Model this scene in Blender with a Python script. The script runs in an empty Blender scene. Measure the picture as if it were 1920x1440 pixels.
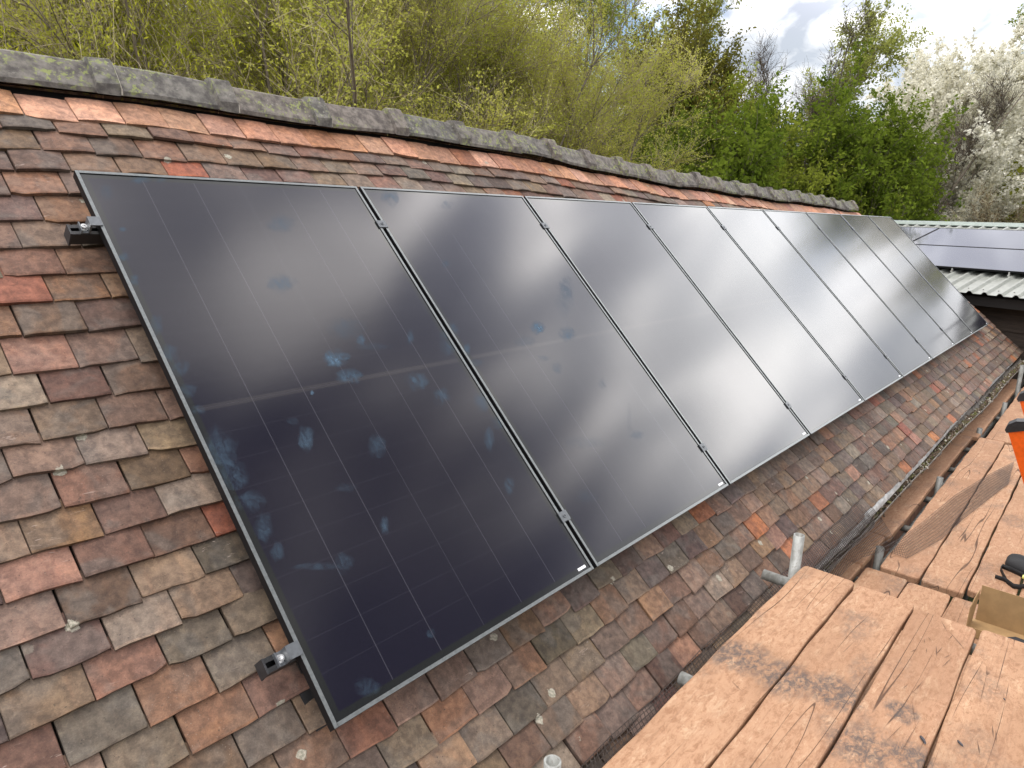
import bpy, math, random
import numpy as np
from mathutils import Matrix, Vector

# ---------------------------------------------------------------- camera, sky, sun
scene = bpy.context.scene
TH = math.radians(44.5)
cam_d = bpy.data.cameras.new("camera")
cam = bpy.data.objects.new("camera", cam_d)
scene.collection.objects.link(cam)
scene.camera = cam
cam_d.sensor_width = 36.0
cam_d.lens = 1303.094 / 1920 * 36.0
cam_d.clip_start = 0.05
cam_d.clip_end = 3000
def rodr(w):
    t = np.linalg.norm(w); k = w / t
    K = np.array([[0, -k[2], k[1]], [k[2], 0, -k[0]], [-k[1], k[0], 0]])
    return np.eye(3) + math.sin(t) * K + (1 - math.cos(t)) * K @ K
_R = rodr(np.array([2.3987580097, -0.5264109250, 0.9937916376]))
_T = np.array([-1.4525659467, -0.7103349840, 2.3066590927])
MR = np.array([[1, 0, 0], [0, math.cos(TH), -math.sin(TH)], [0, math.sin(TH), math.cos(TH)]])
CW = MR @ (-_R.T @ _T)
_rt = MR @ _R.T @ np.array([1, 0, 0]); _up = -(MR @ _R.T @ np.array([0, 1, 0])); _bk = -(MR @ _R.T @ np.array([0, 0, 1]))
cam.matrix_world = Matrix(((_rt[0], _up[0], _bk[0], CW[0]), (_rt[1], _up[1], _bk[1], CW[1]), (_rt[2], _up[2], _bk[2], CW[2]), (0, 0, 0, 1)))

scene.view_settings.view_transform = 'Standard'
scene.view_settings.look = 'None'
scene.view_settings.exposure = 0.6
scene.view_settings.gamma = 1.0
scene.view_settings.use_curve_mapping = False

SUN_DIR = Vector((-0.10, 0.20, 0.97)).normalized()
sun_d = bpy.data.lights.new("sun", 'SUN'); sun_d.energy = 1.2; sun_d.angle = math.radians(16); sun_d.color = (1.0, 0.95, 0.88)
sun = bpy.data.objects.new("sun", sun_d); scene.collection.objects.link(sun)
sun.rotation_euler = SUN_DIR.to_track_quat('Z', 'Y').to_euler(); sun.location = (0, 0, 30)

world = bpy.data.worlds.new("World"); scene.world = world; world.use_nodes = True
def build_world():
    nt = world.node_tree; N = nt.nodes; L = nt.links; N.clear()
    def n(t, **k):
        x = N.new(t)
        for a, b in k.items(): setattr(x, a, b)
        return x
    def m(op, a, b=None, c=None):
        x = n('ShaderNodeMath', operation=op)
        for i, v in enumerate((a, b, c)):
            if v is None: continue
            if isinstance(v, (int, float)): x.inputs[i].default_value = v
            else: L.new(v, x.inputs[i])
        return x.outputs[0]
    out = n('ShaderNodeOutputWorld')
    sky = n('ShaderNodeTexSky', sky_type='NISHITA', sun_disc=False)
    sky.sun_elevation = math.asin(SUN_DIR.z); sky.sun_rotation = math.atan2(SUN_DIR.x, SUN_DIR.y)
    bg1 = n('ShaderNodeBackground'); bg1.inputs[1].default_value = 0.14
    L.new(sky.outputs[0], bg1.inputs[0])
    tc = n('ShaderNodeTexCoord'); sp = n('ShaderNodeSeparateXYZ'); L.new(tc.outputs['Generated'], sp.inputs[0])
    zz = m('MAXIMUM', m('ADD', sp.outputs[2], 0.16), 0.05)
    cx = m('DIVIDE', sp.outputs[0], zz); cy = m('DIVIDE', sp.outputs[1], zz)
    cb = n('ShaderNodeCombineXYZ'); L.new(cx, cb.inputs[0]); L.new(cy, cb.inputs[1]); cb.inputs[2].default_value = 3.7
    # rolls of broken cloud running roughly across the roof line
    m0 = n('ShaderNodeMapping'); m0.inputs['Rotation'].default_value = (0, 0, math.radians(-28)); L.new(cb.outputs[0], m0.inputs[0])
    mp = n('ShaderNodeMapping'); mp.inputs['Scale'].default_value = (0.85, 1.45, 1); L.new(m0.outputs[0], mp.inputs[0])
    n1 = n('ShaderNodeTexNoise'); n1.inputs['Scale'].default_value = 3.2; n1.inputs['Detail'].default_value = 6; n1.inputs['Roughness'].default_value = 0.5
    n1.inputs['Distortion'].default_value = 0.5; L.new(mp.outputs[0], n1.inputs['Vector'])
    n2 = n('ShaderNodeTexNoise'); n2.inputs['Scale'].default_value = 0.9; n2.inputs['Detail'].default_value = 3; L.new(cb.outputs[0], n2.inputs['Vector'])
    # brightness of the cloud: thin parts glow, thick bellies are grey
    r1 = n('ShaderNodeValToRGB'); cr = r1.color_ramp
    cr.elements[0].position = 0.39; cr.elements[0].color = (0.42, 0.44, 0.58, 1)
    cr.elements[1].position = 0.64; cr.elements[1].color = (4.6, 4.4, 4.3, 1)
    e = cr.elements.new(0.47); e.color = (0.95, 0.98, 1.12, 1)
    e = cr.elements.new(0.545); e.color = (2.0, 1.95, 1.97, 1)
    L.new(n1.outputs[0], r1.inputs[0])
    # low sky near the horizon is an even bright veil
    mr = n('ShaderNodeMapRange', interpolation_type='SMOOTHSTEP'); mr.inputs['From Min'].default_value = 0.20; mr.inputs['From Max'].default_value = 0.32
    L.new(sp.outputs[2], mr.inputs[0])
    r2 = n('ShaderNodeValToRGB'); c2 = r2.color_ramp
    c2.elements[0].position = 0.38; c2.elements[0].color = (0.42, 0.46, 0.52, 1)
    c2.elements[1].position = 0.56; c2.elements[1].color = (0.82, 0.83, 0.84, 1)
    L.new(n1.outputs[0], r2.inputs[0])
    mx0 = mx = n('ShaderNodeMixRGB'); L.new(mr.outputs[0], mx.inputs[0]); L.new(r2.outputs[0], mx.inputs[1]); L.new(r1.outputs[0], mx.inputs[2])
    # a thick dark cloud bank high in front, and a glowing thin veil low down along the roof line
    def lobe(d, r0, r1, wob):
        x = n('ShaderNodeVectorMath', operation='DISTANCE'); L.new(tc.outputs['Generated'], x.inputs[0]); x.inputs[1].default_value = Vector(d).normalized()
        q = n('ShaderNodeMapRange', interpolation_type='SMOOTHSTEP'); L.new(m('ADD', x.outputs['Value'], m('MULTIPLY', m('SUBTRACT', n2.outputs[0], 0.5), wob)), q.inputs[0])
        q.inputs['From Min'].default_value = r0; q.inputs['From Max'].default_value = r1; return q.outputs[0]
    dark = lobe((0.42, -0.58, 0.70), 0.28, 0.66, 0.45); glow = lobe((0.96, -0.14, 0.26), 0.10, 0.62, 0.3)
    zen = m('ADD', 0.50, m('MULTIPLY', lobe((0.30, 0.0, 0.95), 0.14, 0.50, 0.4), 0.50))
    mv = n('ShaderNodeMixRGB'); L.new(m('MULTIPLY', m('SUBTRACT', 1.0, glow), 0.62), mv.inputs[0]); L.new(mx0.outputs[0], mv.inputs[1]); mv.inputs[2].default_value = (2.5, 2.5, 2.44, 1)
    mg = n('ShaderNodeMixRGB'); L.new(mr.outputs[0], mg.inputs[0]); L.new(mx0.outputs[0], mg.inputs[1]); L.new(mv.outputs[0], mg.inputs[2]); mx = mg
    gain = m('MULTIPLY', m('MULTIPLY', zen, m('ADD', 0.10, m('MULTIPLY', dark, 0.90))), m('ADD', 1.0, m('MULTIPLY', m('SUBTRACT', 1.0, glow), 0.30)))
    bg2 = n('ShaderNodeBackground'); L.new(gain, bg2.inputs[1]); L.new(mx.outputs[0], bg2.inputs[0])
    # holes of blue
    cov = n('ShaderNodeMapRange', interpolation_type='SMOOTHSTEP'); cov.inputs['From Min'].default_value = 0.34; cov.inputs['From Max'].default_value = 0.43
    L.new(n2.outputs[0], cov.inputs[0])
    hole = n('ShaderNodeVectorMath', operation='DISTANCE'); L.new(tc.outputs['Generated'], hole.inputs[0])
    hv = Vector((0.815, 0.526, 0.242)).normalized(); hole.inputs[1].default_value = hv
    hn = m('ADD', hole.outputs['Value'], m('MULTIPLY', m('SUBTRACT', n1.outputs[0], 0.5), 0.25))
    hr = n('ShaderNodeMapRange', interpolation_type='SMOOTHSTEP'); hr.inputs['From Min'].default_value = 0.045; hr.inputs['From Max'].default_value = 0.11
    L.new(hn, hr.inputs[0])
    f = m('MULTIPLY', cov.outputs[0], hr.outputs[0])
    ms = n('ShaderNodeMixShader'); L.new(f, ms.inputs[0]); L.new(bg1.outputs[0], ms.inputs[1]); L.new(bg2.outputs[0], ms.inputs[2])
    L.new(ms.outputs[0], out.inputs[0])
build_world()

# ---------------------------------------------------------------- helpers
C = scene.collection
rng = random.Random(7)
nr = np.random.RandomState(11)
def s2l(c):
    return tuple((x / 255 / 12.92) if x / 255 <= 0.04045 else ((x / 255 + 0.055) / 1.055) ** 2.4 for x in c)
def ray(x, y):      # camera ray of a photo pixel, used only to measure positions
    return MR @ (_R.T @ np.array([(x - 960) / 1303.094, (y - 720) / 1303.094, 1.0]))
def on_z(x, y, z):
    d = ray(x, y); return CW + d * ((z - CW[2]) / d[2])
def on_y(x, y, Y):
    d = ray(x, y); return CW + d * ((Y - CW[1]) / d[1])
def on_roof(x, y, n=0.0):
    d = MR.T @ ray(x, y); c = MR.T @ CW; return c + d * ((n - c[2]) / d[2])
def RP(u, v, n): return MR @ np.array([u, v, n], float)

def tag(o, label=None, cat=None, group=None, kind=None):
    if label: o['label'] = label
    if cat: o['category'] = cat
    if group: o['group'] = group
    if kind: o['kind'] = kind
    return o
def thing(name, label, cat, loc=(0, 0, 0), rot=None, group=None):
    o = bpy.data.objects.new(name, None); C.objects.link(o); o.location = loc
    if rot: o.rotation_euler = rot
    o.empty_display_size = 0.1
    return tag(o, label, cat, group)

class MB:
    def __init__(s): s.v = []; s.f = []; s.c = []; s.m = []
    def add(s, vs, fs, col=None, mat=0):
        b = len(s.v); s.v.extend([tuple(p) for p in vs])
        for q, f in enumerate(fs):
            s.f.append(tuple(i + b for i in f)); s.c.append(col[q] if isinstance(col, list) else col); s.m.append(mat)
    def box(s, lo, hi, mat=0, col=None):
        x0, y0, z0 = lo; x1, y1, z1 = hi
        vs = [(x0, y0, z0), (x1, y0, z0), (x1, y1, z0), (x0, y1, z0), (x0, y0, z1), (x1, y0, z1), (x1, y1, z1), (x0, y1, z1)]
        s.add(vs, [(0, 3, 2, 1), (4, 5, 6, 7), (0, 1, 5, 4), (1, 2, 6, 5), (2, 3, 7, 6), (3, 0, 4, 7)], col, mat)
    def obox(s, c, ax, ay, az, mat=0):
        c = np.array(c, float); ax, ay, az = [np.array(a, float) for a in (ax, ay, az)]
        vs = [c + sx * ax + sy * ay + sz * az for sz in (-1, 1) for sx, sy in ((-1, -1), (1, -1), (1, 1), (-1, 1))]
        s.add(vs, [(0, 3, 2, 1), (4, 5, 6, 7), (0, 1, 5, 4), (1, 2, 6, 5), (2, 3, 7, 6), (3, 0, 4, 7)], None, mat)
    def tube(s, pts, r, seg=12, cap=True, hollow=0.0, mat=0):
        pts = [np.array(p, float) for p in pts]; n = len(pts)
        rs = r if hasattr(r, '__len__') else [r] * n
        d0 = pts[1] - pts[0]; d0 /= np.linalg.norm(d0)
        a = np.cross(d0, (0, 0, 1)) if abs(d0[2]) < 0.9 else np.cross(d0, (1, 0, 0)); a /= np.linalg.norm(a)
        vs = []
        for i, p in enumerate(pts):
            d = pts[min(i + 1, n - 1)] - pts[max(i - 1, 0)]; d /= np.linalg.norm(d)
            a = a - d * a.dot(d); a /= np.linalg.norm(a); b = np.cross(d, a)
            for k in range(seg):
                t = 2 * math.pi * k / seg
                vs.append(p + (a * math.cos(t) + b * math.sin(t)) * rs[i])
        fs = [(i * seg + k, i * seg + (k + 1) % seg, (i + 1) * seg + (k + 1) % seg, (i + 1) * seg + k) for i in range(n - 1) for k in range(seg)]
        if hollow:
            base = len(vs)
            vs2 = []
            for i, p in enumerate(pts):
                for k in range(seg):
                    q = vs[i * seg + k]; vs2.append(p + (q - p) * (1 - hollow / rs[i]))
            vs += vs2
            fs += [(base + i * seg + k, base + (i + 1) * seg + k, base + (i + 1) * seg + (k + 1) % seg, base + i * seg + (k + 1) % seg) for i in range(n - 1) for k in range(seg)]
            e = (n - 1) * seg
            for k in range(seg):
                k2 = (k + 1) % seg
                fs.append((k, base + k, base + k2, k2)); fs.append((e + k, e + k2, base + e + k2, base + e + k))
        elif cap:
            fs.append(tuple(range(seg))[::-1]); fs.append(tuple((n - 1) * seg + k for k in range(seg)))
        s.add(vs, fs, None, mat)
    def build(s, name, mats, parent=None, origin=None, smooth=False, world=True):
        """world=True: vertices are world coordinates; children are stored in their root's frame"""
        if not isinstance(mats, (list, tuple)): mats = [mats]
        me = bpy.data.meshes.new(name); V = np.array(s.v, float)
        o = bpy.data.objects.new(name, me); C.objects.link(o)
        off = np.zeros(3)
        if world:
            if parent is not None:
                root = parent
                while root.parent: root = root.parent
                off = np.array(root.location)
            else:
                off = np.array(origin) if origin is not None else np.array([V[:, 0].mean(), V[:, 1].mean(), V[:, 2].min()])
                o.location = off
            V = V - off
        me.from_pydata(V.tolist(), [], s.f)
        for m_ in mats: me.materials.append(m_)
        if len(mats) > 1: me.polygons.foreach_set('material_index', np.array(s.m, np.int32))
        if s.c and s.c[0] is not None:
            at = me.attributes.new('tint', 'FLOAT_COLOR', 'FACE')
            at.data.foreach_set('color', np.array([c if c is not None else (0.1, 0.1, 0.1, 0) for c in s.c], np.float32).ravel())
        if smooth: me.polygons.foreach_set('use_smooth', np.ones(len(s.f), bool))
        me.update()
        if parent is not None: o.parent = parent
        return o
def copy_tree(o, parent=None):
    c = o.copy(); C.objects.link(c); c.parent = parent
    for ch in list(o.children): copy_tree(ch, c)
    return c

# ---------------------------------------------------------------- materials
class NT:
    def __init__(s, name):
        s.mat = bpy.data.materials.new(name); s.mat.use_nodes = True; s.t = s.mat.node_tree; s.t.nodes.clear()
        s.out = s.t.nodes.new('ShaderNodeOutputMaterial'); s.p = s.t.nodes.new('ShaderNodeBsdfPrincipled')
        s.t.links.new(s.p.outputs[0], s.out.inputs[0])
    def n(s, t, inp=None, **k):
        x = s.t.nodes.new(t)
        for a, b in k.items(): setattr(x, a, b)
        for a, b in (inp or {}).items(): s.set(x.inputs[a], b)
        return x
    def set(s, sock, v):
        if isinstance(v, bpy.types.NodeSocket): s.t.links.new(v, sock)
        else:
            if hasattr(sock.default_value, '__len__') and not hasattr(v, '__len__'): v = (v,) * len(sock.default_value)
            if hasattr(sock.default_value, '__len__') and len(sock.default_value) == 4 and len(v) == 3: v = (*v, 1)
            sock.default_value = v
    def math(s, op, a, b=0.0, clamp=False):
        x = s.n('ShaderNodeMath', {0: a, 1: b}, operation=op); x.use_clamp = clamp; return x.outputs[0]
    def mix(s, f, a, b, mode='MIX'):
        return s.n('ShaderNodeMixRGB', {0: f, 1: a, 2: b}, blend_type=mode).outputs[0]
    def noise(s, vec, scale, detail=4, rough=0.55, dist=0.0, w=None):
        x = s.n('ShaderNodeTexNoise', {'Scale': scale, 'Detail': detail, 'Roughness': rough, 'Distortion': dist})
        if w is not None: x.noise_dimensions = '4D'; s.set(x.inputs['W'], w)
        s.set(x.inputs['Vector'], vec); return x.outputs[0]
    def ramp(s, v, stops):
        r = s.n('ShaderNodeValToRGB', {0: v}); e = r.color_ramp.elements
        while len(e) < len(stops): e.new(0.5)
        for i, (p, c) in enumerate(stops):
            e[i].position = p; e[i].color = (*c, 1) if hasattr(c, '__len__') else (c, c, c, 1)
        return r.outputs[0]
    def step(s, v, a, b):
        return s.n('ShaderNodeMapRange', {0: v, 1: a, 2: b}, interpolation_type='SMOOTHSTEP').outputs[0]
    def obj(s): return s.n('ShaderNodeTexCoord').outputs['Object']
    def pos(s): return s.n('ShaderNodeNewGeometry').outputs['Position']
    def scale(s, vec, sc, rot=(0, 0, 0), loc=(0, 0, 0)):
        return s.n('ShaderNodeMapping', {0: vec, 'Scale': sc, 'Rotation': rot, 'Location': loc}).outputs[0]
    def bump(s, h, strength=0.3, dist=0.01):
        s.set(s.p.inputs['Normal'], s.n('ShaderNodeBump', {'Strength': strength, 'Distance': dist, 'Height': h}).outputs[0])
    def base(s, c, rough=0.7, metal=0.0, spec=0.5):
        s.set(s.p.inputs['Base Color'], c); s.set(s.p.inputs['Roughness'], rough); s.set(s.p.inputs['Metallic'], metal); s.set(s.p.inputs['Specular IOR Level'], spec)
        return s.mat

def mat_simple(name, col, rough=0.6, metal=0.0, nscale=30, amt=0.25, bump=0.1, spec=0.5):
    m = NT(name); o = m.obj(); nz = m.noise(o, nscale, 5)
    c = m.mix(m.step(nz, 0.3, 0.7), tuple(x * (1 - amt) for x in col), tuple(min(1, x * (1 + amt)) for x in col))
    m.bump(nz, bump, 0.003)
    return m.base(c, m.math('ADD', m.math('MULTIPLY', nz, 0.2), rough - 0.1), metal, spec)

def mat_tile():
    m = NT('clay_tile'); at = m.n('ShaderNodeAttribute', attribute_name='tint'); o = m.obj()
    w = m.math('MULTIPLY', at.outputs['Alpha'], 60.0)
    big = m.noise(o, 9, 3, 0.5, 0.6, w); mid = m.noise(o, 38, 6, 0.65, 0.3, w); fine = m.noise(o, 260, 4, 0.7)
    base = at.outputs['Color']
    # patch of another firing colour on each tile
    hs = m.n('ShaderNodeHueSaturation', {'Hue': 0.502, 'Saturation': 1.06, 'Value': 1.20, 'Color': base}).outputs[0]
    c = m.mix(m.math('MULTIPLY', m.step(big, 0.48, 0.60), 0.9), base, hs)
    strk = m.noise(m.scale(o, (30, 4, 4)), 1.5, 3, 0.6, 0.2, w); c = m.mix(m.math('MULTIPLY', m.step(strk, 0.5, 0.75), 0.35), c, m.mix(1, c, (1.55, 1.35, 1.25), 'MULTIPLY'))
    gy = m.mix(0.6, base, (0.105, 0.098, 0.088))
    big2 = m.noise(m.scale(o, (1, 1, 1), loc=(5, 3, 1)), 7, 3, 0.5, 0.8, w)
    sc_ = m.n('ShaderNodeSeparateColor', {0: base}); notor = m.math('SUBTRACT', 1.0, m.step(m.math('SUBTRACT', sc_.outputs[0], sc_.outputs[2]), 0.07, 0.15))
    c = m.mix(m.math('MULTIPLY', m.math('MULTIPLY', m.step(big2, 0.48, 0.60), 0.65), notor), c, gy)
    c = m.mix(m.step(mid, 0.30, 0.72), m.mix(1, c, (0.60, 0.58, 0.58), 'MULTIPLY'), m.mix(1, c, (1.30, 1.27, 1.22), 'MULTIPLY'))
    c = m.mix(m.math('MULTIPLY', m.step(fine, 0.42, 0.68), 0.5), c, m.mix(1, c, (1.55, 1.5, 1.45), 'MULTIPLY'))
    # dark soot and pits
    c = m.mix(m.math('MULTIPLY', m.step(m.noise(o, 120, 3, 0.6), 0.66, 0.72), 0.7), c, (0.03, 0.025, 0.02))
    # pale lime bloom in scratches
    st = m.noise(m.scale(o, (14, 90, 60), (0.3, 0, 0.6)), 1.6, 4, 0.6, 1.2)
    gate = m.step(m.noise(o, 4.3, 2, 0.5), 0.54, 0.66)
    c = m.mix(m.math('MULTIPLY', m.math('MULTIPLY', m.step(st, 0.62, 0.70), gate), 0.75), c, (0.34, 0.27, 0.23))
    # lichen
    vo = m.n('ShaderNodeTexVoronoi', {'Scale': 11.0, 'Randomness': 1.0}); m.set(vo.inputs['Vector'], m.n('ShaderNodeVectorMath', {0: o, 1: m.n('ShaderNodeTexNoise', {'Scale': 40.0}).outputs['Color']}, operation='ADD').outputs[0] if False else o)
    dd = m.math('ADD', vo.outputs['Distance'], m.math('MULTIPLY', m.noise(o, 90, 3), 0.25))
    sel = m.step(m.n('ShaderNodeSeparateColor', {0: vo.outputs['Color']}).outputs[0], 0.87, 0.88)
    li = m.math('MULTIPLY', m.math('SUBTRACT', 1.0, m.step(dd, 0.27, 0.31)), sel)
    c = m.mix(li, c, m.mix(m.step(m.noise(o, 140, 3), 0.4, 0.6), (0.34, 0.31, 0.25), (0.21, 0.20, 0.15)))
    vo2 = m.n('ShaderNodeTexVoronoi', {'Scale': 130.0}); m.set(vo2.inputs['Vector'], o)
    g2 = m.step(m.noise(o, 6.5, 2, 0.5), 0.53, 0.66)
    sp = m.math('MULTIPLY', m.math('MULTIPLY', m.math('SUBTRACT', 1.0, m.step(vo2.outputs['Distance'], 0.10, 0.20)), g2), m.step(m.n('ShaderNodeSeparateColor', {0: vo2.outputs['Color']}).outputs[1], 0.55, 0.6))
    c = m.mix(m.math('MULTIPLY', sp, 0.55), c, (0.26, 0.22, 0.18))
    h = m.math('ADD', m.math('MULTIPLY', mid, 0.7), m.math('ADD', m.math('MULTIPLY', fine, 0.25), m.math('MULTIPLY', li, 0.4)))
    m.bump(h, 0.75, 0.004)
    return m.base(c, m.math('SUBTRACT', 0.86, m.math('MULTIPLY', mid, 0.25)), 0, 0.35)

def mat_ridge():
    m = NT('ridge_clay'); o = m.obj(); mid = m.noise(o, 22, 6, 0.65); fine = m.noise(o, 170, 4, 0.7)
    rnd = m.n('ShaderNodeObjectInfo').outputs['Random']
    b = m.mix(rnd, (0.112, 0.107, 0.100), (0.132, 0.115, 0.104))
    c = m.mix(m.step(mid, 0.32, 0.7), m.mix(1, b, (0.62, 0.6, 0.6), 'MULTIPLY'), m.mix(1, b, (1.7, 1.68, 1.6), 'MULTIPLY'))
    big = m.noise(o, 5.5, 2, 0.5)
    lic = m.math('MULTIPLY', m.step(m.noise(o, 46, 5, 0.62), 0.52, 0.62), m.step(big, 0.42, 0.56))
    c = m.mix(m.math('MULTIPLY', lic, 0.85), c, (0.24, 0.27, 0.09))
    wl = m.math('MULTIPLY', m.step(m.noise(m.scale(o, (1, 1, 1), loc=(2, 7, 4)), 60, 4, 0.6), 0.61, 0.67), m.step(m.noise(m.scale(o, (1, 1, 1), loc=(9, 1, 4)), 6, 2), 0.45, 0.6))
    c = m.mix(m.math('MULTIPLY', wl, 0.7), c, (0.30, 0.29, 0.25))
    m.bump(m.math('ADD', mid, m.math('MULTIPLY', fine, 0.4)), 0.5, 0.004)
    return m.base(c, 0.85, 0, 0.3)

STAINS = [((*on_z(1385, 1232, -1.64)[:2], -1.64), 0.10), ((*on_z(1475, 1275, -1.64)[:2], -1.64), 0.10), ((*on_z(1560, 1300, -1.64)[:2], -1.64), 0.09), ((*on_z(1625, 1400, -1.64)[:2], -1.64), 0.10),
          ((*on_z(1700, 1420, -1.64)[:2], -1.64), 0.07), ((*on_z(1690, 1330, -1.64)[:2], -1.64), 0.05)]
def mat_board():
    m = NT('scaffold_timber'); o = m.obj(); P = m.pos(); rnd = m.n('ShaderNodeObjectInfo').outputs['Random']
    off = m.math('MULTIPLY', rnd, 37.0)
    grain = m.noise(m.scale(o, (1.3, 34, 20)), 2.4, 8, 0.62, 0.9, off)
    fine = m.noise(m.scale(o, (9, 210, 120)), 1.5, 4, 0.6, 0.2, off)
    blot = m.noise(m.scale(o, (11, 24, 14)), 2.2, 9, 0.80, 0.6, off)
    big = m.noise(m.scale(o, (1.2, 3, 2)), 1.6, 3, 0.5, 0.5, off)
    b1 = m.mix(rnd, (0.395, 0.235, 0.140), (0.345, 0.198, 0.119))
    c = m.mix(m.step(blot, 0.38, 0.55), (0.270, 0.142, 0.078), b1)
    c = m.mix(m.math('MULTIPLY', m.step(m.noise(m.scale(o, (6, 16, 9), loc=(3, 1, 0)), 2.0, 8, 0.75, 0.4, off), 0.52, 0.64), 0.60), c, (0.50, 0.34, 0.215))
    c = m.mix(m.math('MULTIPLY', m.step(big, 0.45, 0.65), 0.40), c, (0.215, 0.115, 0.063))
    c = m.mix(m.math('MULTIPLY', m.step(grain, 0.52, 0.70), 0.32), c, (0.175, 0.09, 0.055))
    c = m.mix(m.math('MULTIPLY', m.step(fine, 0.45, 0.8), 0.22), c, (0.16, 0.09, 0.055))
    # splits following the grain
    sw = m.noise(m.scale(o, (0.42, 11, 6)), 1.2, 1, 0.4, 0.0, m.math('ADD', off, 9.0))
    cr = m.math('ABSOLUTE', m.math('SUBTRACT', sw, 0.5))
    cg = m.step(m.noise(m.scale(o, (1.6, 4, 3)), 1.3, 2, 0.5, 0, m.math('ADD', off, 3.0)), 0.44, 0.52)
    crack = m.math('MULTIPLY', m.math('SUBTRACT', 1.0, m.step(cr, 0.0016, 0.0060)), cg)
    c = m.mix(m.math('MULTIPLY', crack, 0.85), c, (0.055, 0.028, 0.018))
    # scratches across
    s1 = m.noise(m.scale(o, (42, 2.2, 3), (0, 0, 0.55)), 1.3, 2, 0.4, 0.15, off); s2 = m.noise(m.scale(o, (38, 3.5, 3), (0, 0, -0.7)), 1.4, 2, 0.4, 0.1, m.math('ADD', off, 5.0))
    gs = m.step(m.noise(o, 5, 2, 0.5, 0, off), 0.47, 0.56)
    sc = m.math('MULTIPLY', m.math('MAXIMUM', m.step(s1, 0.735, 0.76), m.step(s2, 0.735, 0.76)), gs)
    c = m.mix(m.math('MULTIPLY', sc, 0.7), c, (0.17, 0.085, 0.05))
    # knots
    vk = m.n('ShaderNodeTexVoronoi', {'Scale': 1.0, 'Randomness': 1.0}); m.set(vk.inputs['Vector'], m.scale(o, (2.6, 5.5, 3), loc=(0.3, 0, 0)))
    kn = m.math('SUBTRACT', 1.0, m.step(vk.outputs['Distance'], 0.05, 0.11))
    c = m.mix(m.math('MULTIPLY', kn, 0.5), c, (0.15, 0.08, 0.045))
    # grey mud stains where boots and tyres have rubbed it
    dn = m.math('MULTIPLY', m.math('SUBTRACT', m.noise(o, 9, 4, 0.6), 0.5), 0.16)
    tot = None
    for p, r in STAINS:
        d = m.n('ShaderNodeVectorMath', {0: P, 1: p}, operation='DISTANCE').outputs['Value']
        f = m.math('SUBTRACT', 1.0, m.step(m.math('ADD', d, dn), r * 0.5, r * 1.45))
        tot = f if tot is None else m.math('MAXIMUM', tot, f)
    tex = m.noise(m.scale(o, (20, 34, 20)), 1.6, 7, 0.75, 0.8, off)
    gen = m.math('MULTIPLY', m.step(m.noise(m.scale(o, (2, 3, 2)), 1.7, 2, 0.5, 0, m.math('ADD', off, 21.0)), 0.54, 0.70), 0.50)
    st = m.math('MULTIPLY', m.math('MAXIMUM', tot, gen), m.step(tex, 0.36, 0.60))
    c = m.mix(m.math('MULTIPLY', st, 0.90), c, (0.080, 0.068, 0.062))
    h = m.math('ADD', m.math('MULTIPLY', grain, 0.7), m.math('ADD', m.math('MULTIPLY', fine, 0.3), m.math('SUBTRACT', m.math('MULTIPLY', blot, 0.4), m.math('MULTIPLY', m.math('MAXIMUM', crack, sc), 0.9))))
    m.bump(h, 0.40, 0.004)
    return m.base(c, 0.8, 0, 0.25)

def mat_glass(PW, PH):
    m = NT('panel_glass'); o = m.obj(); sx = m.n('ShaderNodeSeparateXYZ', {0: o}); X = sx.outputs[0]; Y = sx.outputs[1]
    def lines(v, start, pitch, n, w, soft=0.4):
        t = m.math('DIVIDE', m.math('SUBTRACT', v, start), pitch)
        fr = m.math('ABSOLUTE', m.math('SUBTRACT', t, m.math('ROUND', t)))
        l = m.math('SUBTRACT', 1.0, m.step(fr, w / pitch * soft, w / pitch))
        return m.math('MULTIPLY', l, m.math('MULTIPLY', m.step(t, 0.4, 0.5), m.math('SUBTRACT', 1.0, m.step(t, n - 0.5, n - 0.4))))
    cw = (PW - 0.05) / 6
    vl = lines(X, 0.025, cw, 6, 0.0022)
    alt = m.math('ADD', 0.35, m.math('MULTIPLY', m.math('ABSOLUTE', m.math('SINE', m.math('MULTIPLY', X, 5.1))), 0.65))
    vl = m.math('MULTIPLY', vl, alt)
    hl = lines(Y, -PH + 0.04, (PH - 0.08) / 20, 20, 0.0016)
    ce = m.math('SUBTRACT', 1.0, m.step(m.math('ABSOLUTE', m.math('ADD', Y, PH / 2)), 0.008, 0.011))
    mot = m.noise(o, 3.0, 3)
    fing = m.n('ShaderNodeTexWave', {0: o, 'Scale': 170.0, 'Distortion': 0.0}, bands_direction='Y').outputs[1]
    c = m.mix(mot, (0.0050, 0.0052, 0.0125), (0.0085, 0.0078, 0.0160))
    c = m.mix(m.math('MULTIPLY', fing, 0.25), c, (0.016, 0.013, 0.016))
    c = m.mix(m.math('MULTIPLY', hl, 0.13), c, (0.06, 0.06, 0.08))
    c = m.mix(m.math('MULTIPLY', vl, 0.34), c, (0.09, 0.09, 0.105))
    c = m.mix(m.math('MULTIPLY', ce, 0.30), c, (0.05, 0.045, 0.045))
    brd = m.math('MINIMUM', m.math('MINIMUM', m.math('SUBTRACT', X, 0.0), m.math('SUBTRACT', PW, X)), m.math('MINIMUM', m.math('MULTIPLY', Y, -1.0), m.math('ADD', Y, PH)))
    c = m.mix(m.step(brd, 0.030, 0.032), (0.012, 0.013, 0.013), c)
    tex = m.noise(o, 420, 2, 0.5); wav = m.noise(o, 26, 2, 0.5)
    m.bump(m.math('ADD', m.math('MULTIPLY', tex, 0.012), m.math('MULTIPLY', wav, 0.4)), 0.012, 0.01)
    m.set(m.p.inputs['IOR'], 1.55)
    return m.base(c, m.math('ADD', 0.115, m.math('MULTIPLY', mot, 0.04)), 0, 0.62)

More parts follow.
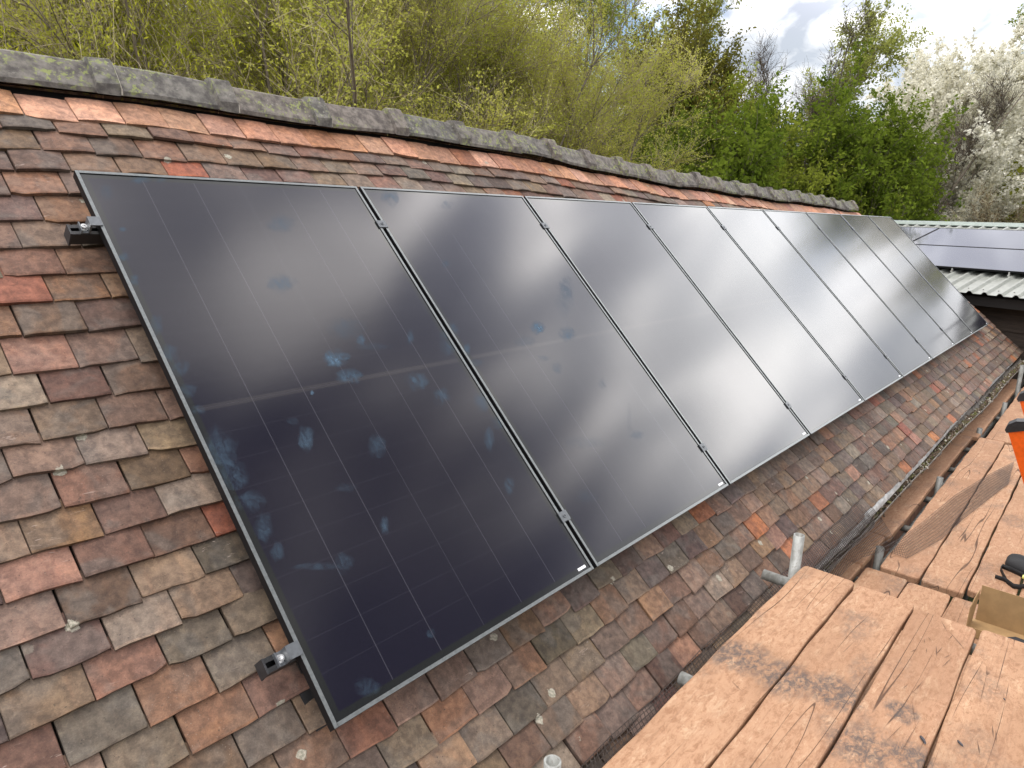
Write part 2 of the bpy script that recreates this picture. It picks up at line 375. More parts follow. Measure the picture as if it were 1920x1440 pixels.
def mat_smudge():
    m = NT('finger_grease'); m.mat.blend_method = 'BLEND' if hasattr(m.mat, 'blend_method') else m.mat.blend_method
    at = m.n('ShaderNodeAttribute', attribute_name='alpha'); o = m.obj()
    nz = m.noise(m.scale(o, (1.6, 0.8, 1), (0, 0, 0.5)), 30, 7, 0.7, 1.0); nf = m.noise(o, 9, 3, 0.5, 0.6)
    a = m.math('MULTIPLY', at.outputs['Fac'], m.step(m.math('ADD', m.math('MULTIPLY', nz, 0.65), m.math('MULTIPLY', nf, 0.35)), 0.35, 0.66))
    tr = m.n('ShaderNodeBsdfTransparent'); df = m.n('ShaderNodeBsdfDiffuse', {'Color': (0.095, 0.15, 0.21)})
    mx = m.n('ShaderNodeMixShader', {0: a}); m.t.links.new(tr.outputs[0], mx.inputs[1]); m.t.links.new(df.outputs[0], mx.inputs[2])
    m.t.nodes.remove(m.p); m.t.links.new(mx.outputs[0], m.out.inputs[0]); return m.mat

def mat_leaf(name, ca, cb, transl=0.35, mul=1.0):
    m = NT(name); at = m.n('ShaderNodeAttribute', attribute_name='tone')
    c = m.mix(at.outputs['Fac'], tuple(x * mul for x in ca), tuple(x * mul for x in cb))
    df = m.n('ShaderNodeBsdfDiffuse', {'Color': c}); tl = m.n('ShaderNodeBsdfTranslucent', {'Color': c})
    mx = m.n('ShaderNodeMixShader', {0: transl}); m.t.links.new(df.outputs[0], mx.inputs[1]); m.t.links.new(tl.outputs[0], mx.inputs[2])
    m.t.nodes.remove(m.p); m.t.links.new(mx.outputs[0], m.out.inputs[0]); return m.mat

def mat_ground():
    m = NT('grass_ground'); P = m.pos(); nz = m.noise(P, 0.8, 6, 0.6); n2 = m.noise(P, 14, 4, 0.7)
    c = m.mix(m.step(nz, 0.4, 0.62), (0.035, 0.055, 0.015), (0.10, 0.085, 0.04)); c = m.mix(m.math('MULTIPLY', n2, 0.5), c, (0.03, 0.035, 0.012))
    m.bump(n2, 0.8, 0.05); return m.base(c, 0.95)

def mat_galv(name='galvanised_steel', a=(0.36, 0.37, 0.35), b=(0.20, 0.20, 0.18), metal=0.35):
    m = NT(name); o = m.obj(); nz = m.noise(m.scale(o, (8, 8, 3)), 3, 6, 0.65); n2 = m.noise(o, 60, 4)
    c = m.mix(m.step(nz, 0.35, 0.65), b, a); c = m.mix(m.math('MULTIPLY', m.step(n2, 0.6, 0.7), 0.5), c, (0.12, 0.09, 0.06))
    m.bump(n2, 0.15, 0.002); return m.base(c, 0.55, metal)

def mat_plank():
    m = NT('dark_weatherboard'); o = m.obj(); g = m.noise(m.scale(o, (3, 3, 60)), 1.5, 6, 0.6, 0.5)
    c = m.mix(m.step(g, 0.3, 0.7), (0.022, 0.016, 0.012), (0.055, 0.038, 0.027)); m.bump(g, 0.3, 0.005); return m.base(c, 0.85)

M = dict(
    tile=mat_tile(), ridge=mat_ridge(), board=mat_board(), smudge=mat_smudge(), ground=mat_ground(), plank=mat_plank(),
    mortar=mat_simple('lime_mortar', (0.42, 0.39, 0.33), 0.9, nscale=60, bump=0.4),
    felt=mat_simple('roof_felt', (0.018, 0.016, 0.015), 0.9),
    brick=mat_simple('old_brick', (0.20, 0.10, 0.07), 0.9, nscale=8, amt=0.5, bump=0.5),
    frame=mat_simple('black_anodised', (0.006, 0.006, 0.007), 0.55, 0.0, 90, 0.15, 0.02, 0.25),
    frame_top=mat_simple('anodised_sheen', (0.19, 0.205, 0.205), 0.32, 0.55, 90, 0.12, 0.02, 0.8),  # lit sheen on the black frame's top face, put into a paler colour
    clamp=mat_simple('clamp_metal', (0.13, 0.14, 0.15), 0.42, 0.5, 90, 0.12, 0.02, 0.8),
    rail=mat_simple('rail_black', (0.022, 0.022, 0.023), 0.45, 0.3, 60, 0.15, 0.03, 0.7),
    bolt=mat_simple('stainless_bolt', (0.75, 0.75, 0.74), 0.28, 0.9, 90, 0.1, 0.02),
    sticker=mat_simple('white_sticker', (0.8, 0.82, 0.84), 0.4, 0, 90, 0.02, 0.0),
    cut=mat_simple('dark_cut', (0.10, 0.055, 0.035), 0.9),
    galv=mat_galv(), tube=mat_galv('tube_dark', (0.20, 0.20, 0.185), (0.10, 0.10, 0.09), 0.2),
    gutter=mat_simple('grey_gutter', (0.15, 0.135, 0.115), 0.7, 0, 14, 0.5, 0.3),
    gutter_in=mat_simple('pale_gutter_edge', (0.30, 0.30, 0.29), 0.4, 0, 25, 0.35, 0.1),
    wire=mat_simple('rusty_wire', (0.045, 0.032, 0.026), 0.6, 0.3, 40, 0.3, 0.0),
    wire_pale=mat_simple('bright_wire', (0.30, 0.28, 0.26), 0.45, 0.5, 40, 0.3, 0.0),
    orange=mat_simple('orange_fibreglass', (0.80, 0.115, 0.008), 0.45, 0, 50, 0.10, 0.05),
    rubber=mat_simple('black_rubber', (0.022, 0.022, 0.024), 0.5, 0, 60, 0.2, 0.1),
    white=mat_simple('pale_plastic', (0.62, 0.63, 0.58), 0.5, 0, 60, 0.1, 0.05),
    card=mat_simple('brown_card', (0.30, 0.19, 0.085), 0.85, 0, 18, 0.10, 0.05),
    black=mat_simple('black_fabric', (0.010, 0.010, 0.011), 0.8, 0, 160, 0.3, 0.3),
    yellow=mat_simple('yellow_label', (0.60, 0.55, 0.12), 0.6),
    sheet=mat_simple('green_grey_sheet', (0.25, 0.26, 0.235), 0.45, 0, 12, 0.12, 0.03),
    flash=mat_simple('ridge_flashing', (0.20, 0.24, 0.21), 0.5, 0, 12, 0.12, 0.03),
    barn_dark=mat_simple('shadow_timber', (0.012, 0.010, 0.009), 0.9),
    bark=mat_simple('grey_bark', (0.16, 0.135, 0.10), 0.9, 0, 14, 0.35, 0.5),
    twig=mat_simple('pale_twig', (0.36, 0.31, 0.19), 0.85, 0, 5, 0.35, 0.0),
    twig_dark=mat_simple('dark_twig', (0.075, 0.058, 0.042), 0.9, 0, 5, 0.35, 0.0),
    litter=mat_simple('leaf_litter', (0.10, 0.07, 0.045), 0.95, 0, 40, 0.5, 0.2),
    moss=mat_simple('gutter_moss', (0.10, 0.10, 0.03), 0.95, 0, 40, 0.5, 0.2),
    chip=mat_simple('slate_chip', (0.06, 0.055, 0.06), 0.8),
)
PW, PH = 1.134, 1.954
M['glass'] = mat_glass(PW, PH)

# ---------------------------------------------------------------- ground
g = MB(); g.add([(-900, -900, -4.6), (900, -900, -4.6), (900, 900, -4.6), (-900, 900, -4.6)], [(0, 1, 2, 3)])
tag(g.build('ground', M['ground'], origin=(0, 0, -4.6)), kind='structure')

# ---------------------------------------------------------------- the tiled building
barn = thing('tiled_building', 'low building with a weathered clay tiled roof under the long row of panels', 'building', (4.5, 0.53, -4.6))
U_ = [-3, 1.8, 2.3, 2.85, 3.5, 4.9, 6.5, 9.9, 10.8]; V_ = [.52, .52, .50, .46, .41, .31, .256, .135, .105]
def dz(u): return -0.59 * (0.52 - np.interp(u, U_, V_))
def wv(v): 
    t = min(1, max(0, (v + 2.2) / 2.7)); return t * t * (3 - 2 * t)
def bumpy(u, v): return 0.006 * math.sin(u * 2.3 + v * 1.7) + 0.005 * math.sin(u * 5.1 - v * 3.3 + 1) + 0.004 * math.sin(v * 7 + u * 1.1)
def SP(u, v, n):
    p = RP(u, v, n + bumpy(u, v)); p[2] += dz(u) * wv(v); return p
def u_end(v): return 10.62 + 0.40 * (0.13 - v) if v < 0.13 else 10.62 - 0.3 * (v - 0.13)
COURSES = [.50, .390, .312, .212, .113, .010, -.108, -.222, -.338, -.455, -.573, -.694, -.811, -.922, -1.015, -1.120, -1.222, -1.325, -1.428, -1.527, -1.625, -1.73, -1.832, -1.935, -2.037, -2.140, -2.242, -2.345, -2.447, -2.535]
PAL = [((138, 112, 95), 14), ((126, 100, 85), 14), ((146, 121, 104), 12), ((114, 91, 79), 9), ((132, 114, 100), 9), ((118, 105, 95), 7), ((148, 113, 91), 9), ((160, 123, 103), 4), ((184, 122, 86), 3), ((162, 104, 80), 2), ((154, 136, 120), 5), ((98, 84, 75), 6), ((140, 119, 103), 10)]
PALO = [((206, 152, 122), 5), ((212, 158, 128), 4), ((192, 136, 108), 4), ((220, 172, 146), 3), ((174, 128, 108), 3)]
def pick(pal, k=0.50):
    t = rng.uniform(0, sum(w for _, w in pal))
    for c, w in pal:
        t -= w
        if t <= 0: break
    j = rng.uniform(0.91, 1.09)
    l = s2l([min(255, x * j + rng.uniform(-4, 4)) for x in c])
    return (l[0] * k, l[1] * k, l[2] * k, rng.random())
def tile_row(mb, P, v, g, us, ue, ci, pal):
    """one course of tiles; P(u,v,n) places a point, v is the tail, g the gauge"""
    w = 0.168; u = us + (w / 2 if ci % 2 else 0) + rng.uniform(-0.012, 0.012)
    TN = 0.0135
    drift = rng.uniform(0, 6)
    while u < ue - 0.03:
        ww = w * rng.uniform(0.975, 1.01); u1 = min(u + ww - rng.choice((0.002, 0.0025, 0.004, 0.006)), ue)
        if u1 - u < 0.04: break
        col = pick(pal); col = tuple(col)
        dv = rng.gauss(0, 0.0026) + 0.004 * math.sin(u * 1.9 + drift) + (rng.choice((-0.012, 0.010)) if rng.random() < 0.06 else 0)
        dn = max(-0.001, rng.gauss(0.0010, 0.0014)) + (0.005 if rng.random() < 0.05 else 0)
        rot = rng.gauss(0, 0.0022); cam_ = rng.uniform(0.000, 0.0055)
        ss = [0.0, 0.006, 0.06, g + 0.035]
        A = [0, 0.012, 0.2, 0.5, 0.8, 0.988, 1]
        chip = rng.random()
        V = []
        for j, s_ in enumerate(ss):
            for a in A:
                uu = u + (u1 - u) * a
                e = (a - 0.5)
                nn = dn + 0.014 - (TN + 0.0005) * s_ / g + cam_ * (1 - 4 * e * e) - (0.0025 if j == 0 else 0) - (0.002 if a in (0, 1) else 0)
                vv = v + dv + s_ + rot * e * 2
                if j <= 1: vv += rng.gauss(0, 0.0011) + 0.0009 * math.sin(a * 6 + col[3] * 9)
                if j <= 1 and a in (0, 0.012) and chip < 0.07: vv += 0.008
                if j <= 1 and a in (1, 0.988) and chip > 0.93: vv += 0.009
                V.append(P(uu, vv, -0.13 + nn))
        n = len(A); F = []
        for j in range(3):
            for i in range(n - 1): F.append((j * n + i, j * n + i + 1, (j + 1) * n + i + 1, (j + 1) * n + i))
        b = len(V)
        for a in range(n):
            q = np.array(V[a]); uu = u + (u1 - u) * A[a]
            V.append(q - (P(uu, v, 0.0) - P(uu, v, -TN)))
        for i in range(n - 1): F.append((b + i, b + i + 1, i + 1, i))
        # side faces
        qa = np.array(V[3 * n]); qb = np.array(V[3 * n + n - 1]); dnv = P(u, v, 0.0) - P(u, v, -TN)
        V += [qa - dnv, qb - dnv]
        F.append((b, 0, n, 2 * n)); F.append((b, 2 * n, 3 * n, len(V) - 2))
        F.append((b + n - 1, 3 * n - 1, 2 * n - 1, n - 1)); F.append((b + n - 1, len(V) - 1, 4 * n - 1, 3 * n - 1))
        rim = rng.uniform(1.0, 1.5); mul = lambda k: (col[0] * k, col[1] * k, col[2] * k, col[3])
        cl_ = [mul(rim)] * (n - 1) + [col] * (2 * (n - 1)) + [mul(0.75)] * (n - 1) + [mul(0.7)] * 4  # tail faces darkened: edge shadow painted into the tint, with some moss
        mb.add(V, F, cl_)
        u += ww
roof = MB()
for ci, v in enumerate(COURSES):
    g_ = (COURSES[ci - 1] - v) if ci else 0.10
    if ci == 0: continue
    pal = PALO if ci == 1 else PAL
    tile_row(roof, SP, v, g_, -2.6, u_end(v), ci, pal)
    if ci == len(COURSES) - 1 and True:      # doubled eaves course underneath
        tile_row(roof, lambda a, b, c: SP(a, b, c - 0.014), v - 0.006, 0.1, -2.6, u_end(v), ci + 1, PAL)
YR = RP(0, 0.675, -0.078)[1]
def BP(u, v, n):
    p = SP(u, v, n); return np.array([p[0], 2 * YR - p[1], p[2]])
for ci, v in enumerate(COURSES):
    if ci == 0 or v < -2.5: continue
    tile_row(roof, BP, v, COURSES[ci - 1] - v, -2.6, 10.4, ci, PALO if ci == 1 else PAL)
roof_o = roof.build('roof', M['tile'], barn); roof_o['label'] = 'mottled brown, grey and orange plain clay tiles'
# unseen felt deck under the tiles, added to block light
dk = MB()
for side in (SP, BP):
    us = np.linspace(-2.6, 10.5, 30); vs = np.linspace(-2.48, 0.6, 12); b = len(dk.v)
    for v in vs:
        for u in us: dk.v.append(tuple(side(min(u, u) + (0.40 * (0.13 - v) if side is SP and u > 9.8 and v < 0 else 0) * (u - 9.8) / 0.7 if u > 9.8 else u, v, -0.165)))
    for j in range(11):
        for i in range(29):
            dk.f.append((b + j * 30 + i, b + j * 30 + i + 1, b + (j + 1) * 30 + i + 1, b + (j + 1) * 30 + i)); dk.c.append(None); dk.m.append(0)
dk.build('light_block_deck', M['felt'], barn)
# ridge tiles
J = [-2.6, -2.13, -1.64, -1.15, -0.655, -.162, .331, .822, 1.312, 1.815, 2.301, 2.775, 3.20, 3.632, 4.081]
while J[-1] < 10.15: J.append(J[-1] + 0.445)
def ridge_prof(u, up, half):
    """section of an angle ridge as (y,z) points, near eave side first"""
    z0 = dz(u) + bumpy(u, 0.6); pts = []
    a = RP(u, 0.550, -0.086 + up); m_ = RP(u, 0.64, -0.070 + up); k = RP(u, 0.672, -0.066 + up)
    for q in (a, m_, k): pts.append((q[1], q[2] + z0))
    pts.append((YR, k[2] + z0 + 0.006))
    for q in (k, m_, a): pts.append((2 * YR - q[1], q[2] + z0))
    return pts
for i in range(len(J) - 1):
    a, b = J[i] + 0.004, J[i + 1] + 0.002; lift = rng.uniform(-0.003, 0.005); tilt = rng.uniform(-0.004, 0.004)
    body = MB()
    def loft(mb, stations):
        base = len(mb.v); n = 7
        for (u, up, th) in stations:
            P_ = ridge_prof(u, up, 0); Q = [(y, z - th) for y, z in P_]
            mb.v += [(u, y, z + rng.gauss(0, 0.0008)) for y, z in P_] + [(u, y, z) for y, z in Q]
        for s_ in range(len(stations) - 1):
            o0 = base + s_ * 14; o1 = o0 + 14
            for k in range(6):
                mb.f.append((o0 + k, o1 + k, o1 + k + 1, o0 + k + 1)); mb.f.append((o0 + 7 + k, o0 + 8 + k, o1 + 8 + k, o1 + 7 + k))
            mb.f.append((o0, o0 + 7, o1 + 7, o1)); mb.f.append((o0 + 6, o1 + 6, o1 + 13, o0 + 13))
        for o0, fl in ((base, 1), (base + (len(stations) - 1) * 14, 0)):
            for k in range(6):
                q = (o0 + k, o0 + k + 1, o0 + 8 + k, o0 + 7 + k); mb.f.append(q if fl else q[::-1])
        mb.c = [None] * len(mb.f); mb.m = [0] * len(mb.f)
    L_ = b - a; cl = min(0.085, L_ * 0.2)
    loft(body, [(a, lift, .017), (a + L_ * .33, lift + tilt, .017), (a + L_ * .66, lift, .017), (b - cl * 0.5, lift, .017)])
    body.build('ridge_tile', M['ridge'], barn)
    rt = bpy.data.objects[-1] if False else None
    col_ = MB(); loft(col_, [(b - cl, lift + 0.001, .014), (b - cl + .002, lift + 0.024, .038), (b - .003, lift + 0.030, .044), (b + 0.002, lift + 0.027, .040)])
    parent_tile = [o for o in barn.children if o.name.startswith('ridge_tile')][-1]
    c_o = col_.build('collar', M['ridge'], barn); c_o.parent = sorted([o for o in barn.children if o.name.startswith('ridge_tile')], key=lambda o: o.name)[-1]
    if rng.random() < 0.8:
        mo = MB(); loft(mo, [(b + 0.0025, lift + 0.022, .034), (b + 0.009, lift + 0.017, .030), (b + .015, lift + .004, .02)])
        m_o = mo.build('mortar_bead', M['mortar'], barn); m_o.parent = c_o.parent
# mortar bedding under the ridge
bd = MB()
uu = np.linspace(-2.6, 10.3, 60)
for side in (0, 1):
    b = len(bd.v)
    for u in uu:
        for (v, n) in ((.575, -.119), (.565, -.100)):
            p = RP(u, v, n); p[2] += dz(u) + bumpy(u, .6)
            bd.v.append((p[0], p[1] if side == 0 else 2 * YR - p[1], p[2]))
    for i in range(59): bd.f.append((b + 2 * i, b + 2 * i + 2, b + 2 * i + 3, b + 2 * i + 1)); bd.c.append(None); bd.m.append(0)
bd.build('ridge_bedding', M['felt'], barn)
# walls
wl = MB(); Y0, Y1 = -1.50, 2 * YR + 1.50
wl.box((-2.4, Y0, -4.6), (10.9, Y0 + 0.22, -1.86)); wl.box((-2.4, Y1 - .22, -4.6), (10.3, Y1, -1.86))
for x in (-2.4, 10.2):
    zr = 0.30 if x < 0 else 0.02
    vs = []
    for xx in (x, x + 0.2):
        vs += [(xx, Y0 + .221, -4.6), (xx, Y1 - .221, -4.6), (xx, Y1 - .221, -1.75), (xx, YR, zr), (xx, Y0 + .221, -1.75)]
    wl.add(vs, [(0, 1, 2, 3, 4), (9, 8, 7, 6, 5), (0, 5, 6, 1), (1, 6, 7, 2), (2, 7, 8, 3), (3, 8, 9, 4), (4, 9, 5, 0)])
wl.build('wall', M['brick'], barn)
# gutter: half round with a wandering outer lip
gt = MB(); gi = MB(); gx = np.linspace(-2.5, 11.35, 90)
def gut_c(u):
    w = 0.006 * math.sin(u * 1.7) + (0.012 * math.sin(u * 1.9 + 2) if u > 5 else 0)
    return -1.700 - float(np.interp(u, [3, 5, 6.8, 10.5], [0, .022, .048, .078])) + w, -1.918 + 0.008 * math.sin(u * 1.3)
seg = 9
for layer, rr in ((0, 0.054), (1, 0.050)):
    b = len(gt.v)
    for u in gx:
        yc, zc = gut_c(u)
        for k in range(seg):
            t = math.pi * k / (seg - 1)
            gt.v.append((u, yc + rr * math.cos(t), zc - rr * math.sin(t)))
    for i in range(len(gx) - 1):
        for k in range(seg - 1):
            q = (b + i * seg + k, b + i * seg + k + 1, b + (i + 1) * seg + k + 1, b + (i + 1) * seg + k); gt.f.append(q if layer else q[::-1]); gt.c.append(None); gt.m.append(0)
N_ = len(gx) * seg
for i in range(len(gx) - 1):
    for k in (0, seg - 1): gt.f.append((i * seg + k, (i + 1) * seg + k, N_ + (i + 1) * seg + k, N_ + i * seg + k)); gt.c.append(None); gt.m.append(0)
gut = gt.build('gutter', M['gutter'], barn, smooth=True)
# pale flashing strip from the last course into the gutter
pts0 = []; pts1 = []
for u in np.linspace(2.75, 11.2, 60):
    yc, zc = gut_c(u); a = SP(u, -2.50, -0.126); bpt = RP(u, -2.548 - float(np.interp(u, [2.7, 3.2, 5.5, 6.5], [.012, .030, .022, .004])), -0.140 - 0.004 * math.sin(u * 7))
    gi.v += [tuple(SP(u, -2.47, -0.152)), tuple(RP(u, -2.548, -0.128)), tuple(bpt)]
for i in range(59):
    for k in (0, 1): gi.f.append((3 * i + k, 3 * i + k + 1, 3 * i + 4 + k, 3 * i + 3 + k)); gi.c.append(None); gi.m.append(0)
gi.build('eaves_flashing', M['gutter_in'], barn, smooth=True)
for u in np.arange(-2.0, 11, 0.95):     # gutter brackets
    yc, zc = gut_c(u); k_ = MB()
    k_.tube([(u, yc + 0.058 * math.cos(t), zc - 0.058 * math.sin(t)) for t in np.linspace(-.1, math.pi + .25, 12)], 0.006, 6)
    kb = k_.build('gutter_bracket', M['gutter'], barn); kb.parent = gut
# fascia board
fb = MB(); fb.box((-2.5, -1.668, -2.05), (11.0, -1.64, -1.90)); fb.build('fascia', M['plank'], barn)
# litter in the gutter
lt = MB()
for i in range(5200):
    u = rng.uniform(0.6, 11.2); yc, zc = gut_c(u); t = rng.gauss(0, 0.014)
    dens = 0.5 + 0.5 * math.sin(u * 2.1 + 1) * math.sin(u * 0.9)
    if rng.random() > 0.35 + 0.65 * dens: continue
    c = np.array([u, yc - 0.010 + t, zc - 0.034 + rng.uniform(0, 0.026) * (0.4 + dens)])
    a = nr.normal(size=3); a /= np.linalg.norm(a); b_ = np.cross(a, nr.normal(size=3)); b_ /= np.linalg.norm(b_)
    s_ = rng.uniform(0.004, 0.014); th_ = np.cross(a, b_) * s_ * 0.25
    lt.obox(c, a * s_, b_ * s_ * rng.uniform(.3, .8), th_, rng.choice((0, 0, 0, 0, 0, 1, 1, 2)))
lt.build('gutter_litter', [M['litter'], M['moss'], M['mortar']], origin=(3, -1.75, -1.96))
tag(bpy.data.objects['gutter_litter'], 'dead leaves, moss and grit lying along the open gutter', 'leaf litter', kind='stuff')

# ---------------------------------------------------------------- mounting rails, clamps, panels
def rail(v, label, nm):
    t = thing('mounting_rail', label, 'rail', tuple(RP(-0.075, v, -0.03)), (TH, 0, 0), 'mounting rails under the panel row')
    b = MB(); zt, zb = -0.006, -0.052
    # slotted channel: two side walls, floor and two lips
    Lr = 10.55
    b.box((0, -0.020, zb), (Lr, -0.016, zt)); b.box((0, 0.016, zb), (Lr, 0.020, zt)); b.box((0, -0.0158, zb), (Lr, 0.0158, zb + 0.004))
    b.box((0, -0.0158, zt - 0.004), (Lr, -0.007, zt)); b.box((0, 0.007, zt - 0.004), (Lr, 0.0158, zt))
    b.build('rail_channel', M['rail'], t, world=False)
    e = MB(); e.add([(-0.006, -0.023, zb - .004), (-0.006, 0.023, zb - .004), (-0.006, 0.021, zt + .002), (-0.006, -0.021, zt + .002), (-.0005, -0.023, zb - .004), (-.0005, 0.023, zb - .004), (-.0005, 0.021, zt + .002), (-.0005, -0.021, zt + .002)],
          [(0, 1, 2, 3)[::-1], (4, 5, 6, 7), (0, 4, 5, 1)[::-1], (1, 5, 6, 2)[::-1], (2, 6, 7, 3)[::-1], (3, 7, 4, 0)[::-1]])
    e.build('end_cap', M['rubber'], t, world=False)
    for k in range(11):    # roof hooks
        if k > 8: break
        x = (0.13 if v < -1 else 0.52) + k * 1.22; h = MB()
        h.box((x - .02, -0.05, -0.088), (x + .02, 0.012, -0.080)); h.box((x - .02, 0.004, -0.080), (x + .02, 0.012, zb - .0005)); h.box((x - .045, -0.20, -0.098), (x + .045, -0.05, -0.090))
        h.build('roof_hook', M['rail'], t, world=False)
    # end clamp
    c = MB(); z0 = 0.03
    c.box((0.052, -0.019, z0 + .0005), (0.083, 0.019, z0 + .004)); c.box((0.046, -0.019, -0.004), (0.0518, 0.019, z0 + .004)); c.box((0.028, -0.019, zt + .0005), (0.0458, 0.019, zt + .005)); c.box((0.024, -.019, zt + .0005), (0.0278, 0.019, zt + 0.016))
    cl = c.build('end_clamp', M['clamp'], t, world=False)
    bo = MB(); bo.tube([(0.036, 0, zt + .005), (0.036, 0, zt + .0075)], 0.0115, 20); bo.tube([(0.036, 0, zt + .0076), (0.036, 0, zt + .018)], 0.0085, 20, hollow=0.0035); bo.tube([(0.036, 0, zt + .009), (0.036, 0, zt + .010)], 0.006, 8)
    b2 = bo.build('bolt', M['bolt'], cl, world=False)
    for k in range(1, 9):
        x = 0.075 + k * 1.154 - 0.010; c = MB()
        c.box((x - .024, -0.020, z0 + .0005), (x + .024, 0.020, z0 + .0038)); c.box((x - .008, -0.020, 0), (x + .008, 0.020, z0 + .0005 - .0003))
        cl = c.build('mid_clamp', M['clamp'], t, world=False)
        bo = MB(); bo.tube([(x, 0, z0 + .0039), (x, 0, z0 + .0065)], 0.0075, 14, hollow=0.003); bo.build('bolt', M['clamp'], cl, world=False)
    return t
rail(-0.232, 'upper black rail, its end beside the top left corner of the nearest panel', 'a')
rail(-1.733, 'lower black rail, its end beside the bottom left corner of the nearest panel', 'b')

def panel(label, loc, rot, pw=PW, ph=PH):
    t = thing('solar_panel', label, 'solar panel', loc, rot, 'solar panels on the tiled roof')
    f = MB(); w = 0.0115; H = 0.030
    for (x0, y0, x1, y1) in ((0, -ph, w, 0), (pw - w, -ph, pw, 0), (w + .0002, -w, pw - w - .0002, 0), (w + .0002, -ph, pw - w - .0002, -ph + w)):
        f.box((x0, y0, -H), (x1, y1, -0.0010), 0)
        e = 0.0004
        f.box((x0 + e, y0 + e, -0.0009), (x1 - e, y1 - e, 0), 1)
    f.build('frame', [M['frame'], M['frame_top']], t, world=False)
    g_ = MB(); g_.add([(w, -ph + w, -0.0035), (pw - w, -ph + w, -0.0035), (pw - w, -w, -0.0035), (w, -w, -0.0035)], [(0, 1, 2, 3)])
    g_.add([(w, -ph + w, -0.0085), (pw - w, -ph + w, -0.0085), (pw - w, -w, -0.0085), (w, -w, -0.0085)], [(3, 2, 1, 0)])
    g_.build('glass', M['glass'], t, world=False)
    s_ = MB(); s_.box((pw - 0.075, -ph + 0.020, -0.0033), (pw - 0.030, -ph + 0.030, -0.0030)); s_.build('sticker', M['sticker'], t, world=False)
    return t
ORD = ['nearest large panel at the left end of the row, most fingerprints on its black glass', 'second panel from the near left end, hand smears along its left edge', 'third panel from the near left end, brighter than the two before it',
       'fourth panel from the near left end of the row', 'fifth panel, the middle one of the row of nine', 'sixth panel counted from the near left end of the row', 'seventh panel, third from the far right end of the row',
       'eighth panel, next to last at the far right end of the row', 'last dark green tinged panel at the far right end of the row']
proto = panel(ORD[0], (0, 0, 0), (TH, 0, 0))
panels = [proto]
for i in range(1, 9):
    c = copy_tree(proto); c.location = (i * 1.154, 0, 0); c['label'] = ORD[i]; panels.append(c)
# smears of grease on the glass of the near panels: (px, py, rx, ry, strength)
SM = [(630, 672, 22, 15, .95), (655, 705, 24, 13, .5), (677, 637, 7, 9, .9), (528, 530, 24, 16, .42), (527, 420, 24, 15, .3), (573, 822, 14, 22, .5), (780, 715, 20, 15, .5), (828, 745, 14, 15, .4), (708, 835, 15, 22, .28), (722, 985, 8, 16, .4),
      (648, 615, 32, 18, .2), (838, 640, 14, 28, .38), (905, 745, 13, 24, .33), (935, 788, 12, 16, .35), (645, 1055, 18, 18, .32), (595, 1062, 44, 7, .25), (232, 482, 10, 7, .5), (252, 525, 9, 9, .5), (293, 610, 12, 18, .3), (318, 662, 14, 16, .4),
      (336, 692, 18, 14, .42), (352, 732, 16, 12, .3), (372, 768, 12, 8, .45), (412, 850, 30, 44, .32), (440, 892, 22, 26, .36), (468, 940, 24, 18, .34), (494, 990, 16, 26, .34), (520, 1035, 12, 16, .3), (808, 1188, 7, 9, .3),
      (585, 1292, 40, 16, .2), (690, 1288, 24, 16, .24), (265, 338, 18, 6, .45), (300, 338, 10, 5, .3), (200, 360, 12, 14, .22), (230, 430, 6, 4, .5), (585, 737, 3, 4, .9), (550, 790, 10, 6, .25), (700, 650, 30, 6, .18), (770, 632, 6, 12, .4), (650, 915, 18, 8, .12),
      (1010, 614, 12, 11, .95), (1064, 626, 14, 12, .6), (835, 495, 7, 6, .35), (850, 618, 9, 12, .6), (738, 372, 10, 14, .5), (722, 368, 8, 10, .5), (838, 384, 10, 8, .35), (876, 655, 6, 10, .7), (890, 680, 16, 6, .4), (1062, 540, 14, 20, .3), (1100, 830, 40, 10, .14),
      (918, 822, 9, 18, .4), (955, 910, 9, 14, .35), (1180, 790, 4, 34, .10), (1020, 672, 10, 5, .4), (1045, 690, 8, 10, .35), (1195, 815, 12, 8, .3), (1100, 930, 20, 12, .12), (985, 640, 20, 10, .15), (1060, 560, 16, 28, .2), (1130, 720, 8, 10, .25)]
by = {}
for (x, y, rx, ry, st) in SM:
    u, v, _ = on_roof(x, y, -0.0035); i = int(u // 1.154)
    gx_ = (on_roof(x + 1, y, -.0035) - on_roof(x - 1, y, -.0035))[:2] / 2; gy_ = (on_roof(x, y + 1, -.0035) - on_roof(x, y - 1, -.0035))[:2] / 2
    by.setdefault(i, []).append((u - i * 1.154, v, gx_ * rx * 1.25, gy_ * ry * 1.25, st))
